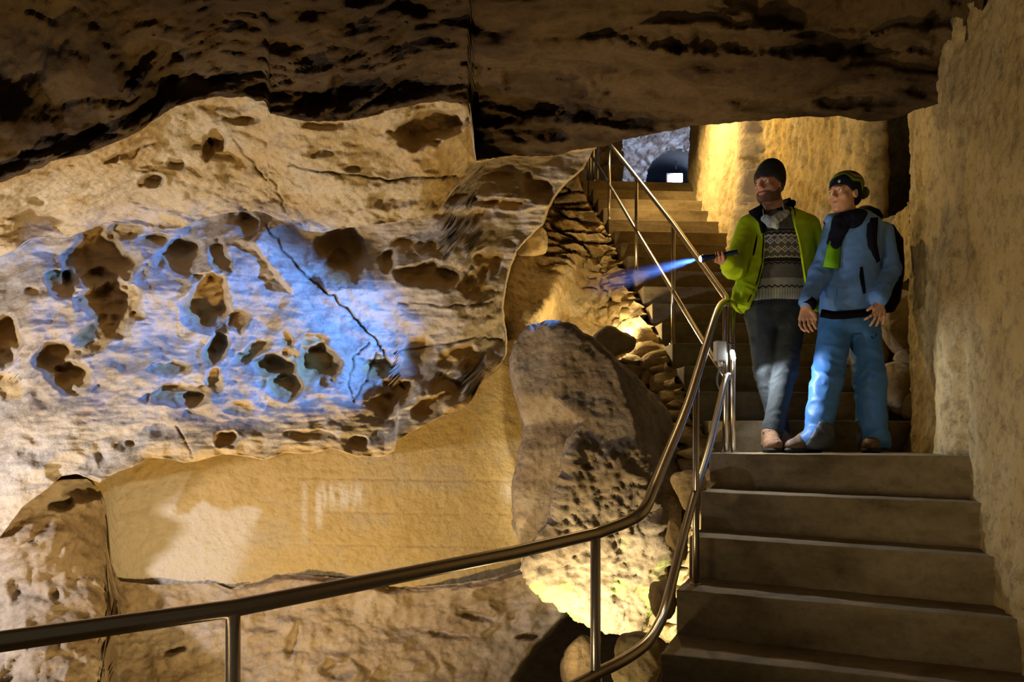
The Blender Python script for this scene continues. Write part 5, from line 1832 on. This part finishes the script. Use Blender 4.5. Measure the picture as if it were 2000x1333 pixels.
# ------------------------------------------------------------------ lamp box on the landing posts
lb = empty('post_lamp', P(1410, 705, 4.53), 'small lit white lamp with grey junction box strapped to the steel landing post', 'lamp')
a = P(1406, 686, 4.52)
bm = bmesh.new()
bmesh.ops.create_cube(bm, size=1.0)
bmesh.ops.scale(bm, vec=(.062, .05, .116), verts=bm.verts)
bmesh.ops.rotate(bm, cent=(0, 0, 0), matrix=Matrix.Rotation(.25, 3, 'Z'), verts=bm.verts)
bmesh.ops.bevel(bm, geom=list(bm.edges), offset=.004, segments=2, affect='EDGES')
bmesh.ops.translate(bm, vec=a, verts=bm.verts)
link('junction_box', bm_mesh(bm), M['grey_plastic'], lb, smooth=False)
link('bracket', tube_mesh([a + Vector((.02, 0, .045)), P(1433, 672, 4.54)], .006, 8), M['sole'], lb)
link('gland', tube_mesh([P(1406, 705, 4.52), P(1407, 717, 4.52)], [.016, .011], 12), M['grey_plastic'], lb)
link('cable', tube_mesh(smooth_path([P(1407, 716, 4.52), P(1402, 733, 4.51), P(1401, 748, 4.50), P(1407, 763, 4.48), P(1412, 772, 4.47)], 6), .006, 8), M['cable'], lb)
bm = bmesh.new()
bmesh.ops.create_cube(bm, size=1.0)
bmesh.ops.scale(bm, vec=(.020, .030, .062), verts=bm.verts)
bmesh.ops.bevel(bm, geom=list(bm.edges), offset=.006, segments=2, affect='EDGES')
bmesh.ops.rotate(bm, cent=(0, 0, 0), matrix=Matrix.Rotation(-.22, 3, 'Y'), verts=bm.verts)
bmesh.ops.translate(bm, vec=P(1431.5, 694, 4.50), verts=bm.verts)
link('lamp_glass', bm_mesh(bm), glow_mat('lamp_glow', (0.9, 1.0, 0.97), 30), lb)

# floodlight in the mouth of the dark tunnel
tl = empty('floodlight', P(1318, 355, 15.5), 'bright white floodlight glowing in the dark arch at the top of the stairs', 'lamp')
def slab(name, px0, px1, py0, py1, d, th, mat):
    a, b = P(px0, py1, d), P(px1, py0, d)
    bm = bmesh.new()
    bmesh.ops.create_cube(bm, size=1.0)
    bmesh.ops.scale(bm, vec=(b.x - a.x, th, b.z - a.z), verts=bm.verts)
    bmesh.ops.bevel(bm, geom=list(bm.edges), offset=.008, segments=2, affect='EDGES')
    bmesh.ops.translate(bm, vec=((a.x + b.x) / 2, d + th / 2, (a.z + b.z) / 2), verts=bm.verts)
    return link(name, bm_mesh(bm), mat, tl, smooth=False)
slab('housing', 1302, 1334, 338, 356, 15.56, .10, M['grey_plastic'])
slab('lamp_glass', 1315, 1333, 339, 355, 15.50, .05, glow_mat('flood_glow', (0.85, 0.93, 1.0), 25))
slab('reflector', 1304, 1314, 341, 355, 15.50, .05, glow_mat('pink_glow', (1.0, 0.62, 0.56), 1.2))
a = P(1320, 330, 15.56)
link('hanger', tube_mesh([a, a + Vector((0, .02, .6))], .012, 8), M['sole'], tl)


# ------------------------------------------------------------------ the misty air the torch shines through
def beam_haze():
    d = (TORCH_AIM - TORCH_TIP + Vector((0, 0, -0.45))).normalized()
    a = TORCH_TIP + d * 0.006
    L, r0, r1 = 0.72, 0.020, 0.115
    m = bpy.data.materials.new('cold_mist')
    m.use_nodes = True
    nt = m.node_tree
    nt.nodes.clear()
    o = nt.nodes.new('ShaderNodeOutputMaterial')
    v = nt.nodes.new('ShaderNodeVolumeScatter')
    v.inputs['Color'].default_value = (0.9, 0.95, 1, 1)
    nt.links.new(v.outputs[0], o.inputs['Volume'])
    tc = nt.nodes.new('ShaderNodeTexCoord')

    def vm(op, x, y):
        n = nt.nodes.new('ShaderNodeVectorMath')
        n.operation = op
        for s, q in zip(n.inputs, (x, y)):
            if hasattr(q, 'node'):
                nt.links.new(q, s)
            else:
                s.default_value = q
        return n
    rel = vm('SUBTRACT', tc.outputs['Object'], tuple(a)).outputs[0]
    t = vm('DOT_PRODUCT', rel, tuple(d)).outputs['Value']
    sc = nt.nodes.new('ShaderNodeVectorMath')
    sc.operation = 'SCALE'
    sc.inputs[0].default_value = tuple(d)
    nt.links.new(t, sc.inputs['Scale'])
    off = vm('SUBTRACT', rel, sc.outputs[0]).outputs[0]
    ln = nt.nodes.new('ShaderNodeVectorMath')
    ln.operation = 'LENGTH'
    nt.links.new(off, ln.inputs[0])
    R = mt(nt, 'MULTIPLY_ADD', t, (r1 - r0) / L, r0)
    k = mt(nt, 'MAXIMUM', mt(nt, 'SUBTRACT', 1.0, mt(nt, 'DIVIDE', ln.outputs['Value'], R)), 0.0)
    f = mt(nt, 'MAXIMUM', mt(nt, 'SUBTRACT', 1.0, mt(nt, 'DIVIDE', t, L)), 0.0)
    den = mt(nt, 'MULTIPLY', mt(nt, 'MULTIPLY', mt(nt, 'POWER', k, 1.5), mt(nt, 'POWER', f, 1.3)), 0.22)
    nt.links.new(den, v.inputs['Density'])
    n = 10
    pts = [a + d * L * i / n for i in range(n + 1)]
    me = tube_mesh(pts, [r0 + (r1 - r0) * i / n for i in range(n + 1)], 24)
    ob = link('mist', me, m)
    tag(ob, 'faint blue misty air lit by the torch in front of its lens', 'mist', kind='stuff')


beam_haze()
